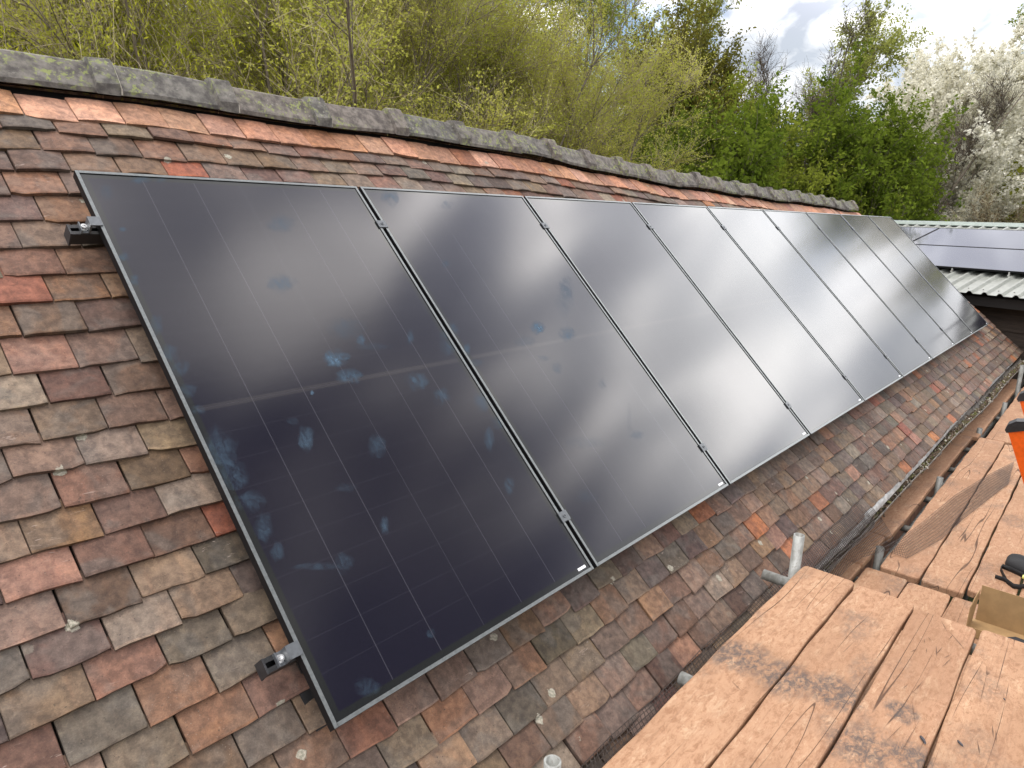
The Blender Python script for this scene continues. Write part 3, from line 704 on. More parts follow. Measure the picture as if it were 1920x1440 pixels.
for i, L in by.items():
    V, F, Al = [], [], []
    for k, (u, v, a, b_, st) in enumerate(L):
        base = len(V); zz = -0.0034 + 0.00001 * k; V.append((u, v, zz)); Al.append(st)
        for r_i, rr in enumerate((0.5, 0.8, 1.0)):
            for q in range(14):
                t = 2 * math.pi * q / 14; j = rng.uniform(0.75, 1.2)
                V.append((min(PW - .012, max(.012, u + (a[0] * math.cos(t) + b_[0] * math.sin(t)) * rr * j)), max(-PH + .012, min(-.012, v + (a[1] * math.cos(t) + b_[1] * math.sin(t)) * rr * j)), zz)); Al.append(st * (0.8, 0.4, 0)[r_i])
        for q in range(14):
            q2 = (q + 1) % 14; F.append((base, base + 1 + q, base + 1 + q2))
            for r_i in (0, 1): F.append((base + 1 + r_i * 14 + q, base + 15 + r_i * 14 + q, base + 15 + r_i * 14 + q2, base + 1 + r_i * 14 + q2))
    me = bpy.data.meshes.new('smears'); me.from_pydata(V, [], F); me.materials.append(M['smudge'])
    at = me.attributes.new('alpha', 'FLOAT', 'POINT'); at.data.foreach_set('value', np.array(Al, np.float32))
    o = bpy.data.objects.new('smears', me); C.objects.link(o); o.parent = panels[i]; o['kind'] = 'stuff'; o['label'] = 'bluish fingerprints and hand smears on the glass'

# ---------------------------------------------------------------- scaffold boards and tubes
def board(x0, x1, y0, y1, ztop, label, group, seed, endwear=0.0, cuts=None):
    r = random.Random(seed); b = MB(); th = 0.038; n = max(8, int((x1 - x0) / 0.05))
    cx, cy = (x0 + x1) / 2, (y0 + y1) / 2; prof = []
    hw = (y1 - y0) / 2; bowed = r.uniform(-0.004, 0.004); ph = [r.uniform(0, 6) for _ in range(6)]
    def sect(x, t):
        e = min(x - x0, x1 - x); ins = 0.012 * max(0, 1 - e / 0.02) ** 2; w0 = 0.0022 * math.sin(x * 5 + ph[0]) + 0.0016 * math.sin(x * 13 + ph[1]); w1 = 0.0022 * math.sin(x * 4.3 + ph[2]) + 0.0018 * math.sin(x * 17 + ph[3])
        rr = 0.007; zt = ztop + bowed * math.sin(math.pi * t) + 0.0012 * math.sin(x * 3 + ph[4]); zb = zt - th
        L = []
        ya, yb = cy - hw + ins + w0, cy + hw - ins + w1
        for (yy, zz) in ((ya, zb), (ya, zt - rr), (ya + rr * .3, zt - rr * .3), (ya + rr, zt), (ya + (yb - ya) * .33, zt + 0.0008), (ya + (yb - ya) * .66, zt + 0.0006), (yb - rr, zt), (yb - rr * .3, zt - rr * .3), (yb, zt - rr), (yb, zb)):
            L.append((x, yy, zz))
        return L
    xs = [x0, x0 + .004, x0 + .012, x0 + .025] + list(np.linspace(x0 + .05, x1 - .05, n)) + [x1 - .025, x1 - .012, x1 - .004, x1]
    for i, x in enumerate(xs):
        S = sect(x, (x - x0) / (x1 - x0))
        if x in (x0, x1): S = [(p[0], p[1], p[2] - (0.006 if p[2] > ztop - .03 else 0)) for p in S]
        b.v += S
    k = 10
    for i in range(len(xs) - 1):
        for j in range(k): b.f.append((i * k + j, i * k + (j + 1) % k, (i + 1) * k + (j + 1) % k, (i + 1) * k + j)); b.c.append(None); b.m.append(0)
    b.f.append(tuple(range(k))[::-1]); b.f.append(tuple((len(xs) - 1) * k + j for j in range(k))); b.c += [None] * 2; b.m += [0, 0]
    for (px, py, qx, qy, w) in (cuts or []):
        p = on_z(px, py, ztop); q = on_z(qx, qy, ztop); d = q - p; L_ = np.linalg.norm(d); d /= L_; s_ = np.cross((0, 0, 1), d) * w
        zt = ztop + 0.0023
        b.add([(p[0] - d[0] * .002, p[1] - d[1] * .002, zt), (*(p + d * L_ * .5 - s_)[:2], zt), (*q[:2], zt), (*(p + d * L_ * .5 + s_)[:2], zt)], [(0, 1, 2, 3)], None, 1)
    o = b.build('scaffold_board', [M['board'], M['cut']], origin=(cx, cy, ztop - th))
    return tag(o, label, 'scaffold board', group)
GN = 'boards of the near high platform'; GM = 'boards of the lower main platform'; GI = 'narrow line of boards beside the gutter'; GS = 'short boards at the near end of the lower platform'
def C_(L, sx=3.097, ox=1300, oy=1040): return [(ox + a / sx, oy + b / sx, ox + c / sx, oy + d / sx, w) for a, b, c, d, w in L]
board(-1.62, 2.27, -2.021, -1.796, -1.64, 'near orange board closest to the roof tiles, beside the upright tube end', GN, 1, cuts=C_([(220, 735, 288, 803, .0012), (1, 1, 2, 2, .0001)]))
board(-1.60, 2.255, -2.258, -2.030, -1.64, 'near board second from the roof, with the black scuffed patch across its middle', GN, 2, cuts=C_([(770, 425, 792, 433, .001), (830, 610, 950, 490, .0008)]))
board(-1.66, 2.215, -2.488, -2.268, -1.64, 'near pale board third from the roof, covered in short saw cuts', GN, 3, cuts=C_(
    [(1438, 385, 1475, 452, .0012), (1478, 440, 1590, 570, .0012), (1510, 465, 1480, 500, .001), (1345, 488, 1340, 520, .0009), (1410, 530, 1412, 600, .0014), (1450, 535, 1405, 585, .0011), (1355, 545, 1352, 575, .001),
     (1300, 548, 1258, 570, .001), (1500, 600, 1440, 660, .001), (1500, 580, 1450, 605, .001), (1340, 730, 1268, 808, .001), (1245, 755, 1212, 785, .001), (1268, 850, 1290, 1000, .001), (1220, 985, 1115, 1090, .0009), (1325, 945, 1175, 1200, .0009), (1360, 480, 1385, 505, .001), (1265, 795, 1300, 812, .0008)]))
board(-1.58, 2.235, -2.722, -2.498, -1.64, 'near browner board at the bottom right with long splits and small dark chips on it', GN, 4, cuts=C_(
    [(1735, 990, 1742, 1070, .0016), (1757, 1018, 1757, 1100, .0016), (1648, 1080, 1664, 1168, .0018), (1842, 470, 1738, 860, .0010), (1705, 690, 1660, 880, .0008)]))
board(-1.63, 2.22, -2.955, -2.733, -1.64, 'near board furthest from the roof, mostly outside the picture on the right', GN, 5)
ZM = -2.10
rows = [(-2.085, -1.875), (-2.306, -2.094), (-2.532, -2.316), (-2.758, -2.542), (-2.98, -2.768)]
nm = ['closest to the gutter', 'second from the gutter', 'third from the gutter, under the black straps', 'fourth from the gutter', 'fifth from the gutter']
for i, (a, b_) in enumerate(rows):
    xs_ = 3.49 + (0.08 if i == 2 else 0) + rng.uniform(-.01, .01)
    board(xs_, 7.08 if i != 1 else 7.00, a, b_, ZM, 'long lower board ' + nm[i] + ', starting beyond the short boards', GM, 20 + i)
    board(7.095 if i != 1 else 7.015, 11.0, a - .045, b_ - .045, ZM, 'far lower board ' + nm[i] + ', beyond the cross joint', GM, 30 + i)
shr = [(-2.041, -1.816), (-2.262, -2.048), (-2.49, -2.270), (-2.715, -2.50)]
sl = ['short lower board nearest the gutter, just past the near platform', 'short split lower board second from the gutter, left of the cardboard box', 'short reddish lower board at the left end of the cardboard box', 'short lower board underneath the cardboard box']
for i, (a, b_) in enumerate(shr): board(1.9, 3.42 + (0.02 if i == 0 else 0), a, b_, ZM, sl[i], GS, 40 + i)
for i, (a, b_, l) in enumerate(((1.4, 3.445, 'low board beside the gutter nearest the upright tube'), (3.455, 3.975, 'short low board beside the gutter under the loose wire netting'), (3.99, 7.055, 'long low board beside the gutter in the middle of its line'), (7.07, 10.6, 'far low board beside the gutter where the gutter bows out'))):
    board(a, b_, (-1.789, -1.793, -1.819, -1.866)[i], (-1.575, -1.578, -1.595, -1.645)[i], ZM, l, GI, 50 + i)

def pipe(name, p0, p1, label, cat, group, mat, hollow=0.005, r=0.0242):
    b = MB(); b.tube([p0, p1], r, 28, hollow=hollow); o = b.build(name, M[mat], origin=tuple(np.minimum(p0, p1) if False else np.array(p0)), smooth=False)
    o.data.polygons.foreach_set('use_smooth', np.array([abs(p.normal.dot((Vector(p1) - Vector(p0)).normalized())) < 0.5 for p in o.data.polygons]))
    return tag(o, label, cat, group)
GT = 'upright scaffold tubes'; GH = 'cross tubes under the boards'
t1 = on_y(1498.7, 1003, -1.765); pipe('scaffold_tube', (t1[0], t1[1], -4.6), tuple(t1), 'grey upright tube end standing up past the corner of the near platform', 'scaffold tube', GT, 'galv')
t2 = on_y(1036, 1427, -1.745); pipe('scaffold_tube', (t2[0], t2[1], -4.6), tuple(t2), 'open pale rimmed tube end at the bottom edge between tiles and near boards', 'scaffold tube', GT, 'galv')
for k, (q, l) in enumerate((((1650, 1030), 'short dark upright tube end at the near corner of the lower platform'), ((1762, 900), 'dark upright tube beside the gutter board, second along the lower platform'), ((1834, 822), 'dark upright tube end just left of the ladder top'), ((1885, 755), 'far dark upright tube end above the ladder tops'))):
    yy = (-1.830, -1.846, -1.848, -1.894)[k]; p = on_y(q[0], q[1], yy); pipe('scaffold_tube', (p[0], yy, -4.6), (p[0], yy, max(p[2], ZM + 0.05)), l, 'scaffold tube', GT, 'tube')
p = on_y(1914, 700, -1.894); pipe('scaffold_tube', (p[0], -1.894, -4.6), (p[0] + 0.03, -1.894, p[2] + 0.1), 'tallest far upright tube at the right edge beyond the gutter', 'scaffold tube', GT, 'tube')
pipe('cross_tube', (2.165, -3.2, -1.703), (2.165, -1.655, -1.703), 'pale grey tube end sticking out left from under the near platform corner', 'scaffold tube', GH, 'galv')
pipe('cross_tube', (1.215, -3.2, -1.703), (1.215, -1.735, -1.703), 'pale tube stub peeping out from under the middle of the near platform', 'scaffold tube', GH, 'galv')
pipe('cross_tube', (-0.4, -3.2, -1.703), (-0.4, -1.75, -1.703), 'cross tube under the near platform behind the viewer', 'scaffold tube', GH, 'galv')
for x, l in ((3.35, 'cross tube under the joint of the short boards'), (4.37, 'cross tube showing in the gap left of the second upright'), (5.08, 'cross tube showing beside the second upright'), (6.0, 'cross tube showing between the second and third uprights'), (6.75, 'cross tube showing beside the third upright'), (8.3, 'cross tube showing beside the fourth upright'), (10.2, 'furthest cross tube showing at the right edge')):
    pipe('cross_tube', (x, -3.2, ZM - 0.063), (x, -1.5, ZM - 0.063), l, 'scaffold tube', GH, 'tube')
pipe('ledger_tube', (0.5, -1.842, ZM - 0.113), (11.2, -1.842, ZM - 0.113), 'long dark tube running along below the gap between the boards', 'scaffold tube', None, 'tube')
pipe('brace_tube', (4.5, -1.86, -2.20), (5.6, -1.95, -4.5), 'slanting dark brace tube seen down the gap between the boards', 'scaffold tube', None, 'tube')
def chip(px, py, label, s, ang, z=-1.64):
    p = on_z(px, py, z); b = MB(); n = 9; V = []
    for k in range(n):
        t = 2 * math.pi * k / n; rr = rng.uniform(.75, 1.1); x = s * math.cos(t) * rr; y = s * 0.28 * math.sin(t) * rr
        V.append((p[0] + x * math.cos(ang) - y * math.sin(ang), p[1] + x * math.sin(ang) + y * math.cos(ang)))
    vs = [(a, c, z + .002) for a, c in V] + [(p[0] + (a - p[0]) * .7, p[1] + (c - p[1]) * .7, z + .002 + s * .28) for a, c in V]
    b.add(vs, [tuple(range(n, 2 * n))] + [(k, (k + 1) % n, n + (k + 1) % n, n + k) for k in range(n)] + [tuple(range(n))[::-1]])
    tag(b.build('tile_chip', M['chip']), label, 'tile chip', 'dark tile chips on the near boards')
chip(1730, 1388, 'long dark chip lying across the gap between the pale and the brown near boards', 0.019, -2.5)
chip(1800, 1395, 'grey flake on the brown near board close to the bottom edge', 0.014, -2.3)
chip(1883, 1312, 'small brown chip on the brown near board close to the right edge', 0.008, 0.4)

# ---------------------------------------------------------------- wire netting
def net(name, A, B, na, nb, r, label, cat, mat, sag=0.0, jit=0.0):
    """rows of wires between polyline A and polyline B (functions of t), woven crossways"""
    b = MB()
    def P(t, s_):
        p = A(t) * (1 - s_) + B(t) * s_; q = np.array(p); q[2] += sag * math.sin(math.pi * s_); return q
    def W(p, q):
        d = q - p; L_ = np.linalg.norm(d)
        if L_ < 1e-6: return
        d /= L_; a = np.cross(d, (0, 0, 1)); a /= np.linalg.norm(a) + 1e-9; c = np.cross(d, a); vs = []
        for e in (p, q):
            for k in range(3): t = 2 * math.pi * k / 3; vs.append(e + (a * math.cos(t) + c * math.sin(t)) * r)
        b.add(vs, [(0, 1, 4, 3), (1, 2, 5, 4), (2, 0, 3, 5)])
    for i in range(na + 1):
        pr = None
        for j in range(nb + 1):
            q = P(min(1, max(0, i / na + rng.gauss(0, jit / na))), j / nb)
            if pr is not None: W(pr, q)
            pr = q
    for j in range(nb + 1):
        pr = None
        for i in range(0, na + 1, 2):
            q = P(i / na, j / nb); q[2] += r
            if pr is not None: W(pr, q)
            pr = q
    return tag(b.build(name, M[mat]), label, cat)
def pl(pts):
    pts = [np.array(p, float) for p in pts]; d = [0]
    for a, b_ in zip(pts, pts[1:]): d.append(d[-1] + np.linalg.norm(b_ - a))
    d = np.array(d) / d[-1]; Q = np.array(pts)
    return lambda t: np.array([np.interp(t, d, Q[:, k]) for k in range(3)])
za = ZM + 0.006
net('wire_netting', pl([(*on_z(x, y, za)[:2], za + h) for x, y, h in ((1668, 1036, .005), (1700, 1048, .003), (1764, 1012, .002), (1808, 972, .002), (1852, 937, .002), (1890, 908, .004))]),
    pl([(*on_z(x, y, za)[:2], za + h) for x, y, h in ((1664, 1030, .03), (1692, 1015, .035), (1723, 989, .02), (1790, 932, .015), (1852, 893, .01), (1901, 868, .01))]), 130, 9, 0.0011, 'strip of fine wire netting lying slantwise over the lower boards', 'wire netting', 'wire', 0.012)
net('eaves_netting', pl([SP(u, -2.440 + 0.006 * math.sin(u * 9), -0.094) for u in np.linspace(0.45, 3.6, 24)]), pl([SP(u, -2.60 + 0.01 * math.sin(u * 5), -0.112 + 0.012 * math.sin(u * 4)) for u in np.linspace(0.40, 3.65, 24)]),
    150, 10, 0.0016, 'wire netting laid over the bottom course of tiles above the gutter', 'wire netting', 'wire', 0.016, 0.1)
net('gutter_netting', pl([np.array(RP(u, -2.52, -0.10)) for u in np.linspace(2.5, 3.75, 8)]), pl([np.array((u + .1, -1.79 - 0.10 * math.sin(max(0, u - 3.1) * 2.0), -1.99 - 0.09 * min(1, max(0, u - 3.2) * 2))) for u in np.linspace(2.5, 3.75, 8)]),
    60, 12, 0.0013, 'crumpled wire netting over the gutter near the upright tube', 'wire netting', 'wire', 0.015, 0.05)

# ---------------------------------------------------------------- ladder, box, straps
def ladder():
    top = np.array(on_z(1907, 808, -1.0)); top = CW + ray(1889, 806) * 3.35; foot = np.array([top[0] + 0.28, top[1] - 0.40, ZM])
    t = thing('step_ladder', 'orange step ladder with black caps standing at the right edge on the lower boards', 'ladder', tuple(foot))
    ax = foot - top; ax /= np.linalg.norm(ax)
    sep = np.array([0.93, 0.03, 0.10]); sep /= np.linalg.norm(sep); wd = np.cross(ax, sep); wd /= np.linalg.norm(wd)
    if wd[1] > 0: wd = -wd
    for k, (d0, s_) in enumerate(((0.0, 0.0), (0.02, 0.52))):
        A = top + sep * s_ - ax * 0.0; B_ = foot + sep * s_; c = (A + B_) / 2; hl = np.linalg.norm(B_ - A) / 2
        b = MB(); hw = 0.050
        b.obox(c + wd * hw, ax * hl, wd * hw, sep * 0.003)
        b.obox(c + sep * .016 + wd * .003, ax * hl, wd * 0.003, sep * 0.0128); b.obox(c + sep * .016 + wd * (2 * hw - .003), ax * hl, wd * 0.003, sep * 0.0128)
        st = b.build('stile', M['orange'], t)
        cp = MB(); V = []; n = 10
        for z_, sc in ((-0.006, 1.0), (0.034, 1.06)):
            pass
        ring = [(-0.006, .012), (-0.009, -.004), (0.010, -.030), (0.045, -.042), (0.085, -.034), (0.107, -.010), (0.108, .012)]
        for d_ in (-0.010, 0.040):
            V += [A + wd * p - ax * (-q) + sep * d_ for p, q in ring]
        m_ = len(ring)
        cp.add(V, [tuple(range(m_)), tuple(range(m_, 2 * m_))[::-1]] + [(k2, m_ + k2, m_ + (k2 + 1) % m_, (k2 + 1) % m_) for k2 in range(m_)])
        rg = [(0.012, -.004), (0.022, -.022), (0.046, -.030), (0.075, -.024), (0.090, -.006)]
        V = [A + wd * p + ax * q + sep * -0.0125 for p, q in rg] + [A + wd * p + ax * q + sep * -0.0101 for p, q in rg]
        cp.add(V, [(0, 1, 2, 3, 4), (0, 5, 6, 1), (1, 6, 7, 2), (2, 7, 8, 3), (3, 8, 9, 4)])
        co = cp.build('end_cap', M['rubber'], st); 
        for q in (0.26, 0.54, 0.82):
            e = A + ax * (q - 0.155) * 2 * hl * 0.92 + wd * 0.062
            if k == 0:
                r_ = MB(); r_.obox(e + sep * 0.26, sep * 0.239, wd * 0.030, ax * 0.012); r_.build('tread', M['white'], t)
            bt = MB(); bt.tube([e - sep * .003, e - sep * .016], [0.016, 0.014], 16); bt.build('rivet', M['white'], st)
ladder()

def box():
    x0, x1, y1, y0, z0, z1 = 3.02, 3.22, -2.392, -2.80, ZM + 0.005, ZM + 0.205
    t = thing('cardboard_box', 'open brown cardboard box with its flaps up beside the near platform end', 'box', ((x0 + x1) / 2, (y0 + y1) / 2, z0))
    th = 0.003
    b = MB(); b.box((x0, y0, z0), (x1, y1, z0 + th)); b.box((x1 - th, y0, z0 + th + .0003), (x1, y1 - .012, z1)); b.box((x0, y0, z0 + th + .0003), (x0 + th, y1 - .02, z0 + 0.05)); b.box((x0 + th + .0003, y0, z0 + th + .0003), (x1 - th - .0003, y0 + th, z1 - .03))
    b.build('box_body', M['card'], t)
    f = MB(); f.add([(x0 + .02, y1 + .004, z0 + th), (x1 - .03, y1 - .002, z0 + th), (x1 - .035, y1 - .012, z1 - .01), (x0 + .08, y1 - .004, z1 - .02), (x0 + .03, y1 + .004, z1 - .06),
                     (x0 + .02, y1 + .007, z0 + th), (x1 - .03, y1 + .001, z0 + th), (x1 - .035, y1 - .009, z1 - .01), (x0 + .08, y1 - .001, z1 - .02), (x0 + .03, y1 + .007, z1 - .06)],
                    [(0, 1, 2, 3, 4), (9, 8, 7, 6, 5), (0, 5, 6, 1), (1, 6, 7, 2), (2, 7, 8, 3), (3, 8, 9, 4), (4, 9, 5, 0)])
    f.build('side_flap', M['card'], t)
    # black rubble sack crumpled in front of it
    s_ = MB(); n = 12; cx, cy = 2.82, -2.70; V = []
    for j in range(5):
        for k in range(n):
            a = 2 * math.pi * k / n; r_ = (1, .98, .85, .55, .15)[j]; V.append((cx + 0.14 * r_ * math.cos(a) * rng.uniform(.9, 1.1), cy + 0.22 * r_ * math.sin(a) * rng.uniform(.92, 1.08), ZM + 0.004 + (0, .05, .11, .15, .165)[j] * rng.uniform(.85, 1.1)))
    F = [(j * n + k, j * n + (k + 1) % n, (j + 1) * n + (k + 1) % n, (j + 1) * n + k) for j in range(4) for k in range(n)] + [tuple(4 * n + k for k in range(n)), tuple(range(n))[::-1]]
    s_.add(V, F); tag(s_.build('plastic_sack', M['black'], smooth=True), 'crumpled black sack between the cardboard box and the near boards', 'sack')
box()

def straps():
    c = np.array([3.93, -2.475, ZM]); t = thing('tool_pouch', 'black tool pouch with loose webbing straps on the lower boards at the right edge', 'tool bag', tuple(c))
    b = MB(); n = 14; V = []
    for j, (h, r_) in enumerate(((0.003, .98), (.03, 1.03), (.048, .97), (.058, .80), (.061, .3))):
        for k in range(n):
            a = 2 * math.pi * k / n; sx = math.copysign(abs(math.cos(a)) ** .5, math.cos(a)); sy = math.copysign(abs(math.sin(a)) ** .5, math.sin(a))
            V.append((c[0] + 0.13 + 0.10 * sx * r_ + .03 * sy, c[1] - 0.08 + 0.12 * sy * r_, ZM + h + .004 * math.sin(3 * a)))
    b.add(V, [(j * n + k, j * n + (k + 1) % n, (j + 1) * n + (k + 1) % n, (j + 1) * n + k) for j in range(4) for k in range(n)] + [tuple(4 * n + k for k in range(n)), tuple(range(n))[::-1]])
    b.build('pouch', M['black'], t, smooth=True)
    def ribbon(pts, w, name):
        b = MB(); pts = [np.array(p, float) for p in pts]; V = []
        for i, p in enumerate(pts):
            V += [p + (0, 0, w / 2), p - (0, 0, w / 2), p + (0.003, 0.001, w / 2), p + (0.003, .001, -w / 2)]
        for i in range(len(pts) - 1):
            k = 4 * i; b_ = [(k, k + 1, k + 5, k + 4), (k + 2, k + 6, k + 7, k + 3), (k, k + 4, k + 6, k + 2), (k + 1, k + 3, k + 7, k + 5)]
            b.f += b_; b.c += [None] * 4; b.m += [0] * 4
        b.v = [tuple(v) for v in V]; return b.build(name, M['black'], t, smooth=True)
    p = lambda x, y, h: (*on_z(x, y, ZM + h)[:2], ZM + h)
    ribbon([p(1925, 1098, .018), p(1912, 1101, .018), p(1900, 1099, .018), p(1888, 1090, .018), p(1881, 1078, .018), p(1876, 1066, .020), p(1880, 1062, .022), p(1895, 1068, .03), p(1912, 1076, .035), p(1930, 1084, .04)], 0.030, 'strap')
    ribbon([p(1866, 1081, .015), p(1872, 1083, .015), p(1882, 1086, .016), p(1892, 1092, .02)], 0.024, 'strap')
    y = MB(); q = np.array(p(1921, 1082, .064)); y.obox(q + (0.0, -.02, 0.0), (0.02, 0, 0), (0, 0.03, 0), (0, 0, 0.004)); y.build('label_patch', M['yellow'], t)
straps()

# ---------------------------------------------------------------- metal roofed barn behind
def barn2():
    az = math.radians(75); e = np.array([math.cos(az), math.sin(az), 0]); s0 = np.array([math.sin(az), -math.cos(az), 0]); ph = math.radians(15.3)
    v = ray(1800, 547); v = v / np.linalg.norm(v[:2]); E = CW + v * 12.6
    S = s0 * math.cos(ph) + np.array([0, 0, math.sin(ph)]); Nn = np.cross(e, S); Nn = Nn if Nn[2] > 0 else -Nn
    S2 = s0 * math.cos(ph) - np.array([0, 0, math.sin(ph)])
    A = lambda a, s_, n=0: E + e * a + S * s_ + Nn * n
    a0, a1, sr = -9.0, 4.3, 3.78
    t = thing('metal_roofed_barn', 'dark timber barn with pale ribbed metal roof beyond the tiled roof', 'building', tuple(A(0, 1.5) * (1, 1, 0) + (0, 0, -4.6)))
    b = MB(); pitch = 0.205; h = 0.036; prof = []
    k = a0
    while k < a1:
        prof += [(k, 0), (k + .030, h), (k + .062, h), (k + .092, 0)]; k += pitch
    n = len(prof)
    for ss in (-0.02, sr):
        for (a, z) in prof: b.v.append(tuple(A(a, ss, z)))
        for (a, z) in prof: b.v.append(tuple(A(a, ss, z - 0.003)))
    for i in range(n - 1):
        b.f.append((i, i + 1, 2 * n + i + 1, 2 * n + i)); b.f.append((n + i, 3 * n + i, 3 * n + i + 1, n + i + 1)); b.f.append((i, n + i, n + i + 1, i + 1))
    b.c = [None] * len(b.f); b.m = [0] * len(b.f)
    R_ = A(0, sr) ; 
    b2 = [R_ + e * a0, R_ + e * a1, R_ + e * a1 + S2 * 3.7, R_ + e * a0 + S2 * 3.7]; b.add(b2, [(0, 1, 2, 3)])
    ro = b.build('metal_roof', M['sheet'], t)
    f = MB()
    P = [(A(0, sr - 0.20, h + .004) - E), (A(0, sr + .01, h + .02) - E), (A(0, sr + .01, h + .02) - E + S2 * .22)]
    V = []
    for a in (a0, a1):
        for q in P: V.append(E + e * a + q)
    f.add(V, [(0, 1, 4, 3), (1, 2, 5, 4)]); V2 = [E + e * a + P[0] + Nn * dz_ for a in (a0, a1) for dz_ in (0, -0.014)]; f.add(V2, [(0, 2, 3, 1)])
    f.build('ridge_flashing', M['flash'], ro)
    sc = MB()
    for i in range(int((a1 - a0) / pitch)):
        for ss in (0.18,): c = A(a0 + i * pitch + .148, ss, .002); sc.tube([c, c + Nn * .006], 0.010, 8)
    sc.build('screws', M['tube'], ro)
    # walls of lapped boards
    w = MB(); inb = 0.42; W0 = A(0, 0) + s0 * inb; zt = W0[2] + 0.02
    hgt = 0.19; z = zt
    wl = MB()
    i = 0
    while z > -4.6:
        p0 = np.array([W0[0], W0[1], 0]) 
        o_ = -s0 * 0.022
        V = [p0 + e * a0 + (0, 0, z), p0 + e * (a1) + (0, 0, z), p0 + o_ + e * a1 + (0, 0, z - hgt), p0 + o_ + e * a0 + (0, 0, z - hgt), p0 + e * a0 + (0, 0, z - hgt), p0 + e * a1 + (0, 0, z - hgt)]
        wl.add(V, [(0, 1, 2, 3)[::-1], (3, 2, 5, 4)]); z -= hgt; i += 1
    wl.build('plank_wall', M['plank'], t)
    gw = MB(); bk = A(0, 0) + s0 * 6.6; bk2 = np.array([bk[0], bk[1], 0]); fr = np.array([W0[0], W0[1], 0]) + s0 * .03
    for a in (a0 + .1, a1 - .1):
        V = [fr + e * a + (0, 0, -4.6), bk2 + e * a + (0, 0, -4.6), bk2 + e * a + (0, 0, zt - .1), R_ * (1, 1, 0) + e * a + (0, 0, R_[2] - .08), fr + e * a + (0, 0, zt - .03)]
        gw.add(V, [(0, 1, 2, 3, 4)])
    gw.build('end_wall', M['plank'], t)
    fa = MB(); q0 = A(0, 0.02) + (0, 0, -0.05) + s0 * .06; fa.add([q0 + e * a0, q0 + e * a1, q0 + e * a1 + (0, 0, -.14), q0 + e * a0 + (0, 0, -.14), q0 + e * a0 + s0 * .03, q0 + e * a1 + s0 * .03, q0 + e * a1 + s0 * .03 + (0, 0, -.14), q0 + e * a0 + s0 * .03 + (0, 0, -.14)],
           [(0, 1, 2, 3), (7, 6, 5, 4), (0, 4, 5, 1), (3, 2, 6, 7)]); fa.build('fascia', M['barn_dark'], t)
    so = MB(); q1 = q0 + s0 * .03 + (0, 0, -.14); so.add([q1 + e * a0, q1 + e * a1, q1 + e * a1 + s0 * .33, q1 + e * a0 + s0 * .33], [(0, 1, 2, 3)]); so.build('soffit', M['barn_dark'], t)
    # rails and panels on the metal roof: two rows, landscape
    rot = Matrix((tuple(e), tuple(S), tuple(Nn))).transposed()
    if rot.determinant() < 0: rot = Matrix((tuple(-e), tuple(S), tuple(Nn))).transposed()
    eul = rot.to_euler(); ex = np.array(rot.col[0]) if False else np.array([rot[0][0], rot[1][0], rot[2][0]])
    sgn = 1 if ex.dot(e) > 0 else -1
    seam = on_seam(E, e, S, Nn)
    first = None; cnt = 0
    for r_i, sv in enumerate((0.80 + 1.134, 0.80 + 1.134 * 2 + .02)):
        for k in range(-3, 1):
            loc_a = seam + k * 2.454 + (0.010 if sgn > 0 else -0.010)
            # local panel: x 0..PH (landscape) along e, y -PW..0 up-slope
            if first is None:
                tt = thing('barn_solar_panel', 'x', 'solar panel', (0, 0, 0), None, 'solar panels on the metal barn roof'); tt.rotation_euler = eul
                f = MB(); w_ = 0.0115; H = .03; pw, ph_ = 2.434, PW
                for (x0, y0, x1, y1) in ((0, -ph_, w_, 0), (pw - w_, -ph_, pw, 0), (w_ + .0002, -w_, pw - w_ - .0002, 0), (w_ + .0002, -ph_, pw - w_ - .0002, -ph_ + w_)): f.box((x0, y0, -H), (x1, y1, 0))
                f.build('frame', M['frame'], tt, world=False)
                g2 = MB(); g2.add([(w_, -ph_ + w_, -.0025), (pw - w_, -ph_ + w_, -.0025), (pw - w_, -w_, -.0025), (w_, -w_, -.0025)], [(0, 1, 2, 3)]); g2.build('glass', M['glass2'], tt, world=False)
                first = tt
            else: tt = copy_tree(first)
            P0 = A(loc_a if sgn > 0 else loc_a + 2.434, sv, 0.115); tt.location = tuple(P0)
            row = 'lower' if r_i == 0 else 'upper'
            wh_ = ['hidden far left', 'far left, mostly hidden behind the tiled roof', 'partly hidden behind the last tiled-roof panel', 'long pale, reaching in from the right edge of the picture', 'right of the picture edge', 'far right outside the picture'][[-3, -2, -1, 0, 1, 2].index(k) if sgn > 0 else [-3, -2, -1, 0, 1, 2].index(k)]
            wh = {2: 'furthest away of its row, hidden', 1: 'second furthest of its row behind the tiled roof', 0: 'ending at the slanting seam, just beyond the tiled roof', -1: 'long pale one reaching the right edge of the picture', -2: 'just outside the right edge of the picture', -3: 'nearest the viewer, well outside the picture'}[k]
            tt['label'] = f'{row} row barn panel, {wh}'
    for sv, nm_ in ((0.80 + .25, 'lowest'), (0.80 + .88, 'second'), (0.80 + 1.40, 'third'), (0.80 + 2.03, 'topmost')):
        r_ = MB(); c0 = A(a0 + .4, sv, 0.062); c1 = A(a1 - .05, sv, .062); r_.obox((c0 + c1) / 2, (c1 - c0) / 2, S * .02, Nn * .022)
        tag(r_.build('barn_rail', M['rail']), f'{nm_} dark mounting rail under the panels on the barn roof', 'rail', 'rails on the barn roof')
    for k in range(9):
        if k == 0: low_rail = [o for o in bpy.data.objects if o.name.startswith('barn_rail')][0]
        a = -3.6 + k * 0.82; c = A(a, 0.795, .05); m_ = MB(); m_.obox(c, e * .016, S * .03, Nn * .012); m_.obox(c + Nn * .03, e * .010, S * .008, Nn * .018)
        m_.build('foot_bracket', M['bolt'], low_rail)
    return t
